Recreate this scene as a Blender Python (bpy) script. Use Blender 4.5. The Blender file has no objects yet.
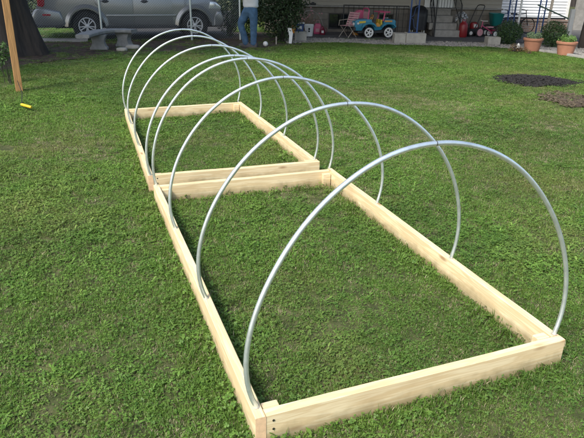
import bpy, bmesh, math, random
from mathutils import Vector, Matrix, noise
PI = math.pi
random.seed(7)
scene = bpy.context.scene
COL = scene.collection

# ------------------------------------------------------------------ camera
PITCH, ROLL, CZ, FPX = 0.40340438, 0.01888566, 1.7351, 575.0
fw = Vector((0, math.cos(PITCH), -math.sin(PITCH)))
r0 = Vector((1, 0, 0)); u0 = r0.cross(fw)
rt = math.cos(ROLL)*r0 + math.sin(ROLL)*u0
up = -math.sin(ROLL)*r0 + math.cos(ROLL)*u0
cam = bpy.data.cameras.new('camera'); camo = bpy.data.objects.new('camera', cam); COL.objects.link(camo)
camo.matrix_world = Matrix(((rt.x, up.x, -fw.x, 0), (rt.y, up.y, -fw.y, 0), (rt.z, up.z, -fw.z, CZ), (0, 0, 0, 1)))
cam.sensor_width = 36; cam.lens = FPX/584*36; cam.clip_start = 0.05; cam.clip_end = 1000
scene.camera = camo
def ray(px, py): return fw + rt*((px-292)/FPX) - up*((py-219)/FPX)
def gp(px, py, z=0.0):            # measured photo point -> ground position
    d = ray(px, py); t = (z-CZ)/d.z; return Vector((d.x*t, d.y*t, z))
def py_(px, py, Y):               # measured photo point at a known distance -> x, z
    d = ray(px, py); t = Y/d.y; return d.x*t, CZ+d.z*t

# ------------------------------------------------------------------ materials
def newmat(name):
    m = bpy.data.materials.new(name); m.use_nodes = True
    nt = m.node_tree; b = nt.nodes['Principled BSDF']
    return m, nt, b
def mat(name, col, rough=.7, var=.18, scale=8., metal=0., bump=.0, bscale=None, coat=0., col2=None, spec=.5, coords='Object', stretch=(1,1,1)):
    m, nt, b = newmat(name); N = nt.nodes; L = nt.links
    tc = N.new('ShaderNodeTexCoord'); mp = N.new('ShaderNodeMapping'); mp.inputs['Scale'].default_value = stretch
    L.new(tc.outputs[coords], mp.inputs['Vector'])
    n = N.new('ShaderNodeTexNoise'); n.inputs['Scale'].default_value = scale; n.inputs['Detail'].default_value = 6; n.inputs['Roughness'].default_value = .65
    L.new(mp.outputs[0], n.inputs['Vector'])
    r = N.new('ShaderNodeValToRGB'); r.color_ramp.elements[0].position = .3; r.color_ramp.elements[1].position = .7
    a = [c*(1-var) for c in col]; c2 = [min(1, c*(1+var)) for c in (col2 or col)]
    r.color_ramp.elements[0].color = (*a, 1); r.color_ramp.elements[1].color = (*c2, 1)
    L.new(n.outputs['Fac'], r.inputs[0]); L.new(r.outputs[0], b.inputs['Base Color'])
    b.inputs['Roughness'].default_value = rough; b.inputs['Metallic'].default_value = metal
    b.inputs['Coat Weight'].default_value = coat; b.inputs['Specular IOR Level'].default_value = spec
    if bump:
        n2 = N.new('ShaderNodeTexNoise'); n2.inputs['Scale'].default_value = bscale or scale*3; n2.inputs['Detail'].default_value = 5
        L.new(mp.outputs[0], n2.inputs['Vector'])
        bp = N.new('ShaderNodeBump'); bp.inputs['Strength'].default_value = bump; bp.inputs['Distance'].default_value = .02
        L.new(n2.outputs['Fac'], bp.inputs['Height']); L.new(bp.outputs[0], b.inputs['Normal'])
    return m

def mat_pine():
    m, nt, b = newmat('pine'); N = nt.nodes; L = nt.links
    tc = N.new('ShaderNodeTexCoord'); oi = N.new('ShaderNodeObjectInfo')
    add = N.new('ShaderNodeVectorMath'); add.operation = 'MULTIPLY_ADD'
    cmb = N.new('ShaderNodeCombineXYZ'); mul = N.new('ShaderNodeMath'); mul.operation = 'MULTIPLY'; mul.inputs[1].default_value = 37
    L.new(oi.outputs['Random'], mul.inputs[0])
    for k in range(3): L.new(mul.outputs[0], cmb.inputs[k])
    add.inputs[1].default_value = (1, 1, 1); L.new(tc.outputs['Object'], add.inputs[0]); L.new(cmb.outputs[0], add.inputs[2])
    mp = N.new('ShaderNodeMapping'); mp.inputs['Scale'].default_value = (.55, 9, 9); L.new(add.outputs[0], mp.inputs['Vector'])
    n = N.new('ShaderNodeTexNoise'); n.inputs['Scale'].default_value = 4; n.inputs['Detail'].default_value = 5; n.inputs['Distortion'].default_value = .6
    L.new(mp.outputs[0], n.inputs['Vector'])
    w = N.new('ShaderNodeMath'); w.operation = 'MULTIPLY'; w.inputs[1].default_value = 30; L.new(n.outputs['Fac'], w.inputs[0])
    sn = N.new('ShaderNodeMath'); sn.operation = 'SINE'; L.new(w.outputs[0], sn.inputs[0])
    r = N.new('ShaderNodeValToRGB'); L.new(n.outputs['Fac'], r.inputs[0])
    r.color_ramp.elements[0].position = .3; r.color_ramp.elements[1].position = .7
    r.color_ramp.elements[0].color = (.66, .52, .31, 1); r.color_ramp.elements[1].color = (.76, .65, .43, 1)
    mr = N.new('ShaderNodeMapRange'); L.new(sn.outputs[0], mr.inputs[0]); mr.inputs[1].default_value = -1; mr.inputs[3].default_value = .0; mr.inputs[4].default_value = .42
    mx = N.new('ShaderNodeMix'); mx.data_type = 'RGBA'; L.new(mr.outputs[0], mx.inputs[0]); L.new(r.outputs[0], mx.inputs[6]); mx.inputs[7].default_value = (.50, .34, .155, 1)
    # knots
    mp2 = N.new('ShaderNodeMapping'); mp2.inputs['Scale'].default_value = (3.0, 10, 10); L.new(add.outputs[0], mp2.inputs['Vector'])
    vo = N.new('ShaderNodeTexVoronoi'); vo.inputs['Scale'].default_value = 1.0; L.new(mp2.outputs[0], vo.inputs['Vector'])
    kr = N.new('ShaderNodeValToRGB'); kr.color_ramp.elements[0].position = .06; kr.color_ramp.elements[0].color = (1, 1, 1, 1)
    kr.color_ramp.elements[1].position = .17; kr.color_ramp.elements[1].color = (0, 0, 0, 1); L.new(vo.outputs['Distance'], kr.inputs[0])
    km = N.new('ShaderNodeMath'); km.operation = 'MULTIPLY'; km.inputs[1].default_value = .75; L.new(kr.outputs[0], km.inputs[0])
    mx2 = N.new('ShaderNodeMix'); mx2.data_type = 'RGBA'; L.new(km.outputs[0], mx2.inputs[0]); L.new(mx.outputs[2], mx2.inputs[6]); mx2.inputs[7].default_value = (.27, .13, .05, 1)
    # smudges
    n3 = N.new('ShaderNodeTexNoise'); n3.inputs['Scale'].default_value = 2.3; n3.inputs['Detail'].default_value = 7; L.new(add.outputs[0], n3.inputs['Vector'])
    m3 = N.new('ShaderNodeMapRange'); L.new(n3.outputs['Fac'], m3.inputs[0]); m3.inputs[1].default_value = .52; m3.inputs[2].default_value = .75; m3.inputs[4].default_value = .35
    mx3 = N.new('ShaderNodeMix'); mx3.data_type = 'RGBA'; L.new(m3.outputs[0], mx3.inputs[0]); L.new(mx2.outputs[2], mx3.inputs[6]); mx3.inputs[7].default_value = (.40, .26, .13, 1)
    # soil and grass stains along the lower edge
    sz = N.new('ShaderNodeSeparateXYZ'); L.new(tc.outputs['Object'], sz.inputs[0])
    n4 = N.new('ShaderNodeTexNoise'); n4.inputs['Scale'].default_value = 14; n4.inputs['Detail'].default_value = 6; L.new(add.outputs[0], n4.inputs['Vector'])
    zz = N.new('ShaderNodeMath'); zz.operation = 'MULTIPLY_ADD'; zz.inputs[1].default_value = -.09; L.new(n4.outputs['Fac'], zz.inputs[0]); L.new(sz.outputs[2], zz.inputs[2])
    m4 = N.new('ShaderNodeMapRange'); L.new(zz.outputs[0], m4.inputs[0]); m4.inputs[1].default_value = -.03; m4.inputs[2].default_value = .03; m4.inputs[3].default_value = .7; m4.inputs[4].default_value = 0
    mx4 = N.new('ShaderNodeMix'); mx4.data_type = 'RGBA'; L.new(m4.outputs[0], mx4.inputs[0]); L.new(mx3.outputs[2], mx4.inputs[6]); mx4.inputs[7].default_value = (.20, .16, .08, 1)
    L.new(mx4.outputs[2], b.inputs['Base Color']); b.inputs['Roughness'].default_value = .62; b.inputs['Specular IOR Level'].default_value = .3
    bp = N.new('ShaderNodeBump'); bp.inputs['Strength'].default_value = .25; bp.inputs['Distance'].default_value = .003
    L.new(n.outputs['Fac'], bp.inputs['Height']); L.new(bp.outputs[0], b.inputs['Normal'])
    return m

def mat_leaf(name, ca, cb, cc=None, patch=.0, rough=.55, trans=.25, dry=(.30, .24, .10)):
    """leaf colour varies per leaf (island), per clump and in wide patches on the ground"""
    m, nt, b = newmat(name); N = nt.nodes; L = nt.links
    g = N.new('ShaderNodeNewGeometry'); oi = N.new('ShaderNodeObjectInfo')
    r = N.new('ShaderNodeValToRGB'); e = r.color_ramp.elements
    e[0].color = (*ca, 1); e[1].color = (*cb, 1)
    if cc:
        k = e.new(.93); k.color = (*cb, 1); e[-1].position = 1; e[-1].color = (*cc, 1)
    ad = N.new('ShaderNodeMath'); ad.operation = 'MULTIPLY_ADD'; ad.inputs[1].default_value = .55
    L.new(g.outputs['Random Per Island'], ad.inputs[0])
    m2 = N.new('ShaderNodeMath'); m2.operation = 'MULTIPLY'; m2.inputs[1].default_value = .45; L.new(oi.outputs['Random'], m2.inputs[0])
    L.new(m2.outputs[0], ad.inputs[2]); L.new(ad.outputs[0], r.inputs[0])
    out = r.outputs[0]
    if patch:
        for (sc, lo, hi, colr, st, off) in ((.62, .50, .68, dry, patch, 0), (1.9, .52, .70, (.16, .20, .045), patch*.8, 11), (.45, .45, .65, (.035, .075, .018), .45, 23)):
            mp = N.new('ShaderNodeMapping'); mp.inputs['Location'].default_value = (off, off*.7, 0); mp.inputs['Scale'].default_value = (1, 1, 0); L.new(g.outputs['Position'], mp.inputs['Vector'])
            n = N.new('ShaderNodeTexNoise'); n.inputs['Scale'].default_value = sc; n.inputs['Detail'].default_value = 5; n.inputs['Roughness'].default_value = .62; L.new(mp.outputs[0], n.inputs['Vector'])
            mr = N.new('ShaderNodeMapRange'); L.new(n.outputs['Fac'], mr.inputs[0]); mr.inputs[1].default_value = lo; mr.inputs[2].default_value = hi; mr.inputs[4].default_value = st
            # break up per clump so that patches are never smooth
            mm = N.new('ShaderNodeMath'); mm.operation = 'MULTIPLY'; L.new(mr.outputs[0], mm.inputs[0])
            m5 = N.new('ShaderNodeMath'); m5.operation = 'MULTIPLY_ADD'; m5.inputs[1].default_value = .9; m5.inputs[2].default_value = .4; L.new(g.outputs['Random Per Island'], m5.inputs[0]); L.new(m5.outputs[0], mm.inputs[1])
            mx = N.new('ShaderNodeMix'); mx.data_type = 'RGBA'; L.new(mm.outputs[0], mx.inputs[0]); L.new(out, mx.inputs[6]); mx.inputs[7].default_value = (*colr, 1)
            out = mx.outputs[2]
    L.new(out, b.inputs['Base Color']); b.inputs['Roughness'].default_value = rough; b.inputs['Specular IOR Level'].default_value = .35
    tr = N.new('ShaderNodeBsdfTranslucent'); L.new(out, tr.inputs['Color'])
    ms = N.new('ShaderNodeMixShader'); ms.inputs[0].default_value = trans
    L.new(b.outputs[0], ms.inputs[1]); L.new(tr.outputs[0], ms.inputs[2]); L.new(ms.outputs[0], N['Material Output'].inputs['Surface'])
    return m

def mat_brick(name, col, mortar, bw, bh, rough=.85, var=.12, axis='XZ', msize=.012):
    m, nt, b = newmat(name); N = nt.nodes; L = nt.links
    tc = N.new('ShaderNodeTexCoord'); sp = N.new('ShaderNodeSeparateXYZ'); cb = N.new('ShaderNodeCombineXYZ')
    L.new(tc.outputs['Object'], sp.inputs[0])
    ad = N.new('ShaderNodeMath'); L.new(sp.outputs[0], ad.inputs[0]); L.new(sp.outputs[1], ad.inputs[1])
    L.new(ad.outputs[0], cb.inputs[0]); L.new(sp.outputs[2], cb.inputs[1])
    t = N.new('ShaderNodeTexBrick'); L.new(cb.outputs[0], t.inputs['Vector'])
    t.inputs['Scale'].default_value = 1; t.inputs['Brick Width'].default_value = bw; t.inputs['Row Height'].default_value = bh
    t.inputs['Mortar Size'].default_value = msize
    t.inputs['Color1'].default_value = (*[c*(1-var) for c in col], 1); t.inputs['Color2'].default_value = (*[c*(1+var) for c in col], 1); t.inputs['Mortar'].default_value = (*mortar, 1)
    n = N.new('ShaderNodeTexNoise'); n.inputs['Scale'].default_value = 6; n.inputs['Detail'].default_value = 7; L.new(tc.outputs['Object'], n.inputs['Vector'])
    mr = N.new('ShaderNodeMapRange'); L.new(n.outputs['Fac'], mr.inputs[0]); mr.inputs[1].default_value = .3; mr.inputs[2].default_value = .7; mr.inputs[3].default_value = .75; mr.inputs[4].default_value = 1.1
    mx = N.new('ShaderNodeVectorMath'); mx.operation = 'SCALE'; L.new(t.outputs['Color'], mx.inputs[0]); L.new(mr.outputs[0], mx.inputs['Scale'])
    L.new(mx.outputs[0], b.inputs['Base Color']); b.inputs['Roughness'].default_value = rough
    bp = N.new('ShaderNodeBump'); bp.inputs['Strength'].default_value = .5; bp.inputs['Distance'].default_value = .01; bp.invert = True
    L.new(t.outputs['Fac'], bp.inputs['Height']); L.new(bp.outputs[0], b.inputs['Normal'])
    return m

def mat_ground(name, cols, scale, rough=.95, bump=.6, dist=.03):
    m, nt, b = newmat(name); N = nt.nodes; L = nt.links
    tc = N.new('ShaderNodeNewGeometry')
    n = N.new('ShaderNodeTexNoise'); n.inputs['Scale'].default_value = scale; n.inputs['Detail'].default_value = 9; n.inputs['Roughness'].default_value = .7
    L.new(tc.outputs['Position'], n.inputs['Vector'])
    r = N.new('ShaderNodeValToRGB'); e = r.color_ramp.elements
    e[0].position = .33; e[0].color = (*cols[0], 1); e[1].position = .67; e[1].color = (*cols[-1], 1)
    if len(cols) == 3: k = e.new(.5); k.color = (*cols[1], 1)
    L.new(n.outputs['Fac'], r.inputs[0]); L.new(r.outputs[0], b.inputs['Base Color']); b.inputs['Roughness'].default_value = rough; b.inputs['Specular IOR Level'].default_value = .2
    n2 = N.new('ShaderNodeTexNoise'); n2.inputs['Scale'].default_value = scale*2.5; n2.inputs['Detail'].default_value = 7; L.new(tc.outputs['Position'], n2.inputs['Vector'])
    bp = N.new('ShaderNodeBump'); bp.inputs['Strength'].default_value = bump; bp.inputs['Distance'].default_value = dist
    L.new(n2.outputs['Fac'], bp.inputs['Height']); L.new(bp.outputs[0], b.inputs['Normal'])
    return m

M = {}
M['pine'] = mat_pine()
M['pinedark'] = mat('weathered_post_wood', (.34, .185, .07), .75, .25, 3, bump=.3, stretch=(9, 9, .8))
M['endgrain'] = mat('pine_end_grain', (.66, .45, .27), .8, .18, 40)
M['galv'] = mat('galvanised_steel', (.74, .81, .83), .36, .15, 22, metal=.82, stretch=(1, 1, 1))
M['dark'] = mat('dark_steel', (.012, .012, .014), .5, .2, 20)
M['screw'] = mat('screw_steel', (.12, .11, .1), .4, .1, 20, metal=.8)
M['blue'] = mat('blue_painted_iron', (.02, .055, .17), .5, .2, 12)
M['white'] = mat('white_paint', (.72, .73, .72), .55, .07, 6)
M['concrete'] = mat('grey_concrete', (.25, .24, .22), .9, .22, 7, bump=.4)
M['concrete_lt'] = mat('pale_concrete', (.32, .31, .275), .9, .2, 6, bump=.4)
M['stone'] = mat('cast_stone', (.22, .225, .22), .9, .2, 9, bump=.5)
M['siding'] = mat('beige_siding', (.31, .285, .24), .7, .06, 3)
M['wsiding'] = mat('white_siding', (.74, .76, .78), .6, .04, 3)
M['block'] = mat_brick('painted_block', (.20, .18, .15), (.15, .14, .12), .41, .205)
M['brick'] = mat_brick('brown_brick', (.27, .17, .125), (.3, .27, .23), .22, .075)
M['roof'] = mat('shingles', (.09, .085, .08), .95, .3, 12, bump=.6)
M['paint'] = mat('silver_paint', (.225, .235, .245), .28, .04, 5, metal=.55, coat=.6)
M['tyre'] = mat('tyre_rubber', (.016, .016, .017), .85, .2, 20)
M['rim'] = mat('alloy', (.62, .63, .65), .4, .05, 20, metal=.2)
M['plastic'] = mat('dark_plastic', (.035, .037, .04), .6, .15, 20)
M['glass'] = mat('dark_glass', (.012, .014, .016), .06, .1, 3, spec=.8)
M['redlens'] = mat('red_lens', (.32, .015, .02), .15, .1, 20, coat=.5)
M['clear'] = mat('lamp_lens', (.62, .66, .7), .12, .06, 20, metal=.5, coat=1)
M['bark'] = mat('bark', (.036, .030, .026), .95, .5, 5, bump=1., bscale=14, stretch=(1, 1, .22))
M['leaf'] = mat_leaf('tree_leaves', (.030, .062, .014), (.075, .13, .03))
M['bush'] = mat_leaf('bush_leaves', (.018, .038, .014), (.05, .085, .028), trans=.12)
M['boxwood'] = mat_leaf('boxwood_leaves', (.022, .055, .018), (.06, .115, .035), trans=.12)
M['sedum'] = mat_leaf('pale_leaves', (.13, .20, .10), (.24, .33, .18), trans=.2)
M['lime'] = mat_leaf('fresh_leaves', (.11, .22, .05), (.22, .36, .09), trans=.25)
M['midleaf'] = mat_leaf('sapling_leaves', (.06, .12, .035), (.12, .20, .07), trans=.2)
M['russet'] = mat_leaf('russet_leaves', (.14, .07, .035), (.22, .2, .07), trans=.2)
M['terra'] = mat('terracotta', (.36, .165, .10), .8, .12, 6)
M['lawn'] = mat_ground('lawn_soil', [(.030, .038, .014), (.058, .068, .026), (.11, .105, .05)], 9.0)
M['soil'] = mat_ground('bare_soil', [(.032, .024, .018), (.062, .046, .035), (.11, .085, .065)], 7.0, bump=.8)
M['mulch'] = mat_ground('mulch', [(.006, .0055, .005), (.012, .011, .010), (.03, .027, .024)], 22.0, bump=1., dist=.05)
M['chip'] = mat_leaf('wood_chips', (.004, .004, .0035), (.022, .020, .019), (.11, .10, .10), trans=0, rough=.9)
M['chipbrown'] = mat_leaf('bark_chips', (.035, .027, .017), (.10, .08, .052), (.26, .23, .17), trans=0, rough=.9)
M['pebble'] = mat_leaf('pebbles', (.12, .115, .10), (.30, .285, .26), (.5, .5, .48), trans=0, rough=.8)
M['asphalt'] = mat_ground('asphalt', [(.032, .032, .033), (.055, .055, .056)], 30.0, bump=.4, dist=.01)
M['slab'] = mat_ground('patio_concrete', [(.075, .074, .075), (.12, .118, .115)], 4.0, bump=.3, dist=.01)
M['walk'] = mat_ground('walk_concrete', [(.26, .25, .235), (.38, .37, .35)], 6.0, bump=.3, dist=.01)
M['gravelbase'] = mat_ground('gravel_base', [(.13, .125, .115), (.30, .29, .27)], 40.0, bump=1., dist=.02)
M['grass'] = mat_leaf('grass_blades', (.044, .105, .014), (.190, .320, .050), (.46, .45, .17), patch=.55, rough=.5, trans=.3)
M['clover'] = mat_leaf('clover_leaves', (.044, .110, .016), (.182, .320, .055), None, patch=.32, rough=.45, trans=.25)
M['straw'] = mat_leaf('dry_blades', (.22, .18, .10), (.58, .52, .34), None, rough=.7, trans=.2)
M['yellow'] = mat('yellow_plastic', (.55, .38, .02), .4, .1, 20)
M['skin'] = mat('skin', (.50, .30, .21), .55, .06, 12)
M['shirt'] = mat('white_cotton', (.62, .63, .66), .9, .08, 6, bump=.3, bscale=10)
M['jeans'] = mat('blue_denim', (.055, .115, .205), .9, .35, 9, bump=.5, bscale=14)
M['hair'] = mat('brown_hair', (.05, .03, .02), .7, .3, 30)
M['shoe'] = mat('dark_shoe', (.05, .045, .05), .6, .3, 20)
M['teal'] = mat('teal_plastic', (.008, .15, .145), .4, .12, 8)
M['jeepblue'] = mat('toy_blue_plastic', (.03, .20, .31), .35, .12, 8)
M['pink'] = mat('pink_plastic', (.48, .07, .16), .4, .15, 10)
M['pinkpale'] = mat('pink_cloth', (.50, .26, .28), .8, .15, 12)
M['orange'] = mat('orange_plastic', (.62, .28, .05), .5, .12, 10)
M['toyyel'] = mat('toy_yellow', (.62, .45, .05), .4, .12, 10)
M['red'] = mat('red_plastic', (.20, .012, .016), .4, .1, 8)
M['maroon'] = mat('maroon_plastic', (.16, .01, .03), .4, .12, 8)
M['white_pl'] = mat('white_plastic', (.66, .66, .64), .4, .06, 8)
M['cover'] = mat('black_cover', (.012, .013, .016), .6, .3, 5, bump=.6, bscale=4)
M['greywood'] = mat('greyed_wood', (.34, .30, .25), .85, .2, 3, bump=.3, stretch=(9, 9, .8))
M['greenpaint'] = mat('green_pipe', (.09, .14, .11), .5, .12, 10)
M['twig'] = mat('dry_twigs', (.20, .13, .08), .9, .3, 20)
M['curtain'] = mat('window_card', (.45, .47, .5), .8, .1, 9)

# ------------------------------------------------------------------ mesh builder
class MB:
    def __init__(s): s.bm = bmesh.new()
    def _x(s, vs, mtx):
        if mtx is not None:
            for v in vs: v.co = mtx @ v.co
    def box(s, c, size, rz=0, mtx=None, bev=0):
        cx, cy, cz = c; dx, dy, dz = [k/2 for k in size]
        vs = [s.bm.verts.new((x, y, z)) for x in (-dx, dx) for y in (-dy, dy) for z in (-dz, dz)]
        fs = [s.bm.faces.new([vs[i] for i in f]) for f in ((0, 1, 3, 2), (4, 6, 7, 5), (0, 4, 5, 1), (2, 3, 7, 6), (0, 2, 6, 4), (1, 5, 7, 3))]
        m = Matrix.Translation(c) @ Matrix.Rotation(rz, 4, 'Z')
        for v in vs: v.co = m @ v.co
        s._x(vs, mtx)
        if bev:
            es = list({e for f in fs for e in f.edges})
            bmesh.ops.bevel(s.bm, geom=es, offset=bev, segments=2, affect='EDGES', profile=.6)
        return s
    def tube(s, pts, r, n=8, caps=True, closed=False, mtx=None):
        P = [Vector(p) for p in pts]; K = len(P)
        R = r if isinstance(r, (list, tuple)) else [r]*K
        rings = []; prev = None
        for i in range(K):
            if closed: t = P[(i+1) % K]-P[i-1]
            else: t = P[min(i+1, K-1)]-P[max(i-1, 0)]
            t.normalize()
            if prev is None:
                a = Vector((0, 0, 1)) if abs(t.z) < .9 else Vector((1, 0, 0)); u = t.cross(a).normalized()
            else:
                u = prev-t*prev.dot(t)
                u = u.normalized() if u.length > 1e-6 else t.orthogonal().normalized()
            prev = u; w = t.cross(u)
            rings.append([s.bm.verts.new(P[i]+(u*math.cos(2*PI*k/n)+w*math.sin(2*PI*k/n))*R[i]) for k in range(n)])
        for i in range(K if closed else K-1):
            A = rings[i]; B = rings[(i+1) % K]
            for k in range(n): s.bm.faces.new((A[k], A[(k+1) % n], B[(k+1) % n], B[k]))
        if caps and not closed:
            s.bm.faces.new(rings[0][::-1]); s.bm.faces.new(rings[-1])
        s._x([v for g in rings for v in g], mtx)
        return s
    def lathe(s, prof, n=24, c=(0, 0, 0), mtx=None, caps=True):
        rings = []
        for r, z in prof:
            rings.append([s.bm.verts.new((c[0]+r*math.cos(2*PI*k/n), c[1]+r*math.sin(2*PI*k/n), c[2]+z)) for k in range(n)])
        for a, b in zip(rings, rings[1:]):
            for k in range(n): s.bm.faces.new((a[k], a[(k+1) % n], b[(k+1) % n], b[k]))
        if caps and prof[0][0] > 1e-4: s.bm.faces.new(rings[0][::-1])
        if caps and prof[-1][0] > 1e-4: s.bm.faces.new(rings[-1])
        s._x([v for g in rings for v in g], mtx)
        return s
    def prism(s, poly, y0, y1, bev=0, mtx=None, seg=2):
        """poly in x,z; extruded along y"""
        A = [s.bm.verts.new((x, y0, z)) for x, z in poly]; B = [s.bm.verts.new((x, y1, z)) for x, z in poly]
        n = len(poly); fs = [s.bm.faces.new(A), s.bm.faces.new(B[::-1])]
        es = [e for f in fs for e in f.edges]
        for i in range(n): s.bm.faces.new((A[i], B[i], B[(i+1) % n], A[(i+1) % n]))
        if mtx is not None: s._x(A+B, mtx)
        if bev: bmesh.ops.bevel(s.bm, geom=es, offset=bev, segments=seg, affect='EDGES', profile=.5)
        return s
    def sheet(s, pts, z=0):
        s.bm.faces.new([s.bm.verts.new((p[0], p[1], z)) for p in pts]); return s
    def build(s, name, m, parent=None, smooth=False, loc=None, rz=None, angle=35):
        bm = s.bm
        bmesh.ops.recalc_face_normals(bm, faces=bm.faces)
        me = bpy.data.meshes.new(name); bm.to_mesh(me); bm.free()
        o = bpy.data.objects.new(name, me); COL.objects.link(o)
        for x in (m if isinstance(m, (list, tuple)) else [m]): me.materials.append(x)
        if smooth: me.shade_smooth(); 
        if smooth and angle < 180:
            try: me.set_sharp_from_angle(angle=math.radians(angle))
            except Exception: pass
        if parent is not None: o.parent = parent
        if loc is not None: o.location = loc
        if rz is not None: o.rotation_euler = (0, 0, rz)
        return o
def tag(o, label, cat, group=None, kind=None):
    if label: o['label'] = label
    if cat: o['category'] = cat
    if group: o['group'] = group
    if kind: o['kind'] = kind
    return o
def thing(name, label, cat, loc=(0, 0, 0), rz=0, group=None):
    o = bpy.data.objects.new(name, None); COL.objects.link(o); o.empty_display_size = .1
    o.location = loc; o.rotation_euler = (0, 0, rz); tag(o, label, cat, group); return o
def struct(o): o['kind'] = 'structure'; return o
def copy_tree(o, parent=None):
    c = o.copy(); COL.objects.link(c)
    if parent is not None: c.parent = parent
    for ch in list(o.children): copy_tree(ch, c)
    return c
def nz(x, y, s=1., o=0.): return noise.noise(Vector((x*s+o, y*s-o, o*.37)))

# ------------------------------------------------------------------ the setting
def region_poly(pts, jitter=.12, step=.35):
    out = []
    n = len(pts)
    for i in range(n):
        a = Vector(pts[i][:2]+(0,)) if isinstance(pts[i], tuple) else Vector((pts[i].x, pts[i].y, 0))
        b = pts[(i+1) % n]; b = Vector(b[:2]+(0,)) if isinstance(b, tuple) else Vector((b.x, b.y, 0))
        k = max(1, int((b-a).length/step))
        for j in range(k):
            p = a.lerp(b, j/k); out.append((p.x+jitter*nz(p.x, p.y, 1.7, 3), p.y+jitter*nz(p.x, p.y, 1.9, 9)))
    return out
def inside(x, y, poly):
    c = False; j = len(poly)-1
    for i in range(len(poly)):
        xi, yi = poly[i]; xj, yj = poly[j]
        if (yi > y) != (yj > y) and x < (xj-xi)*(y-yi)/(yj-yi)+xi: c = not c
        j = i
    return c

g = MB()
xs = [-250, -90, -40]+[-24+i*.8 for i in range(61)]+[40, 90, 250]
ys = [-60, -20, -8]+[-4+i*.8 for i in range(46)]+[50, 90, 300]
V = [[g.bm.verts.new((x, y, (.012*nz(x, y, .8)+.02*nz(x, y, .25, 5)-.012) if (abs(x) < 24 and -4 < y < 13) else 0)) for x in xs] for y in ys]
for j in range(len(ys)-1):
    for i in range(len(xs)-1): g.bm.faces.new((V[j][i], V[j][i+1], V[j+1][i+1], V[j+1][i]))
struct(g.build('ground', M['lawn'], smooth=True))

YW = 19.4                                   # the wall of the house
HX1 = py_(501.5, 10, YW)[0]
PAT_Y0 = gp(340, 38.5).y
soil_poly = region_poly([(-16, 12.2), gp(0, 72), gp(45, 62), gp(110, 56), gp(170, 51), gp(235, 49), gp(300, 46), gp(306, 34), gp(240, 32), gp(200, 36), gp(140, 39.5), gp(90, 41.6), gp(43, 42.5), (-16, 16.2)], .18)
struct(MB().sheet(soil_poly, .004).build('bare_soil', M['soil']))
asph = [gp(84, 40.6), gp(232, 38.6), gp(236, 24), (-1.6, 30), (-6.2, 30), gp(78, 30)]
struct(MB().sheet([(p[0], p[1]) for p in asph], .008).build('driveway', M['asphalt']))
wk = [gp(20, 42.8), gp(88, 42.0), gp(88, 39.8), gp(20, 40.2)]
struct(MB().prism([(0, 0), (0, 0.05), (1, .05), (1, 0)], 0, 1).build('walk', M['walk'])).hide_render = False
_w = bpy.data.objects['walk']
for i, v in enumerate(_w.data.vertices):
    a, b, c, d = wk; s, t = v.co.x, v.co.y
    p = a.lerp(b, s).lerp(d.lerp(c, s), t); v.co = (p.x, p.y, v.co.z)
k1, k2 = gp(20, 22.6), gp(60, 21.8)
struct(MB().box(((k1.x+k2.x)/2-2, (k1.y+k2.y)/2, .06), (10, .28, .14), bev=.015).build('kerb', M['walk']))
struct(MB().box(((k1.x+k2.x)/2-2, k2.y+3.4, .006), (14, 6, .012)).build('road', M['asphalt']))
pat = [(gp(284, 41).x, PAT_Y0), (gp(500, 46).x, PAT_Y0-.6), (gp(500, 46).x+3.4, PAT_Y0-.6), (12.5, 21.8), (12.5, 22.4), (gp(284, 41).x, 22.4)]
pm = MB(); f = pm.bm.faces.new([pm.bm.verts.new((x, y, 0)) for x, y in pat]); r = bmesh.ops.extrude_face_region(pm.bm, geom=[f])
for v in [e for e in r['geom'] if isinstance(e, bmesh.types.BMVert)]: v.co.z = .035
struct(pm.build('patio', M['slab']))

# gravel strip between lawn and patio
grav_poly = [(p.x, p.y) for p in (gp(286, 43.4), gp(340, 43.0), gp(395, 45.4), gp(450, 46.6), gp(500, 48.3), gp(545, 52.6), gp(584, 59), gp(640, 66), gp(640, 44), gp(560, 38), gp(500, 38))]+[(gp(500, 46).x, PAT_Y0-.63), (gp(284, 41).x, PAT_Y0-.02)]
struct(MB().sheet(grav_poly, .006).build('gravel_bed', M['gravelbase']))
edge = [gp(520, 50.0), gp(545, 52.6), gp(584, 59), gp(640, 67)]
eb = MB()
for a, b in zip(edge, edge[1:]):
    d = b-a; eb.box(((a.x+b.x)/2, (a.y+b.y)/2, .03), (d.length, .07, .08), rz=math.atan2(d.y, d.x))
struct(eb.build('bed_edging', M['walk']))

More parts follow.
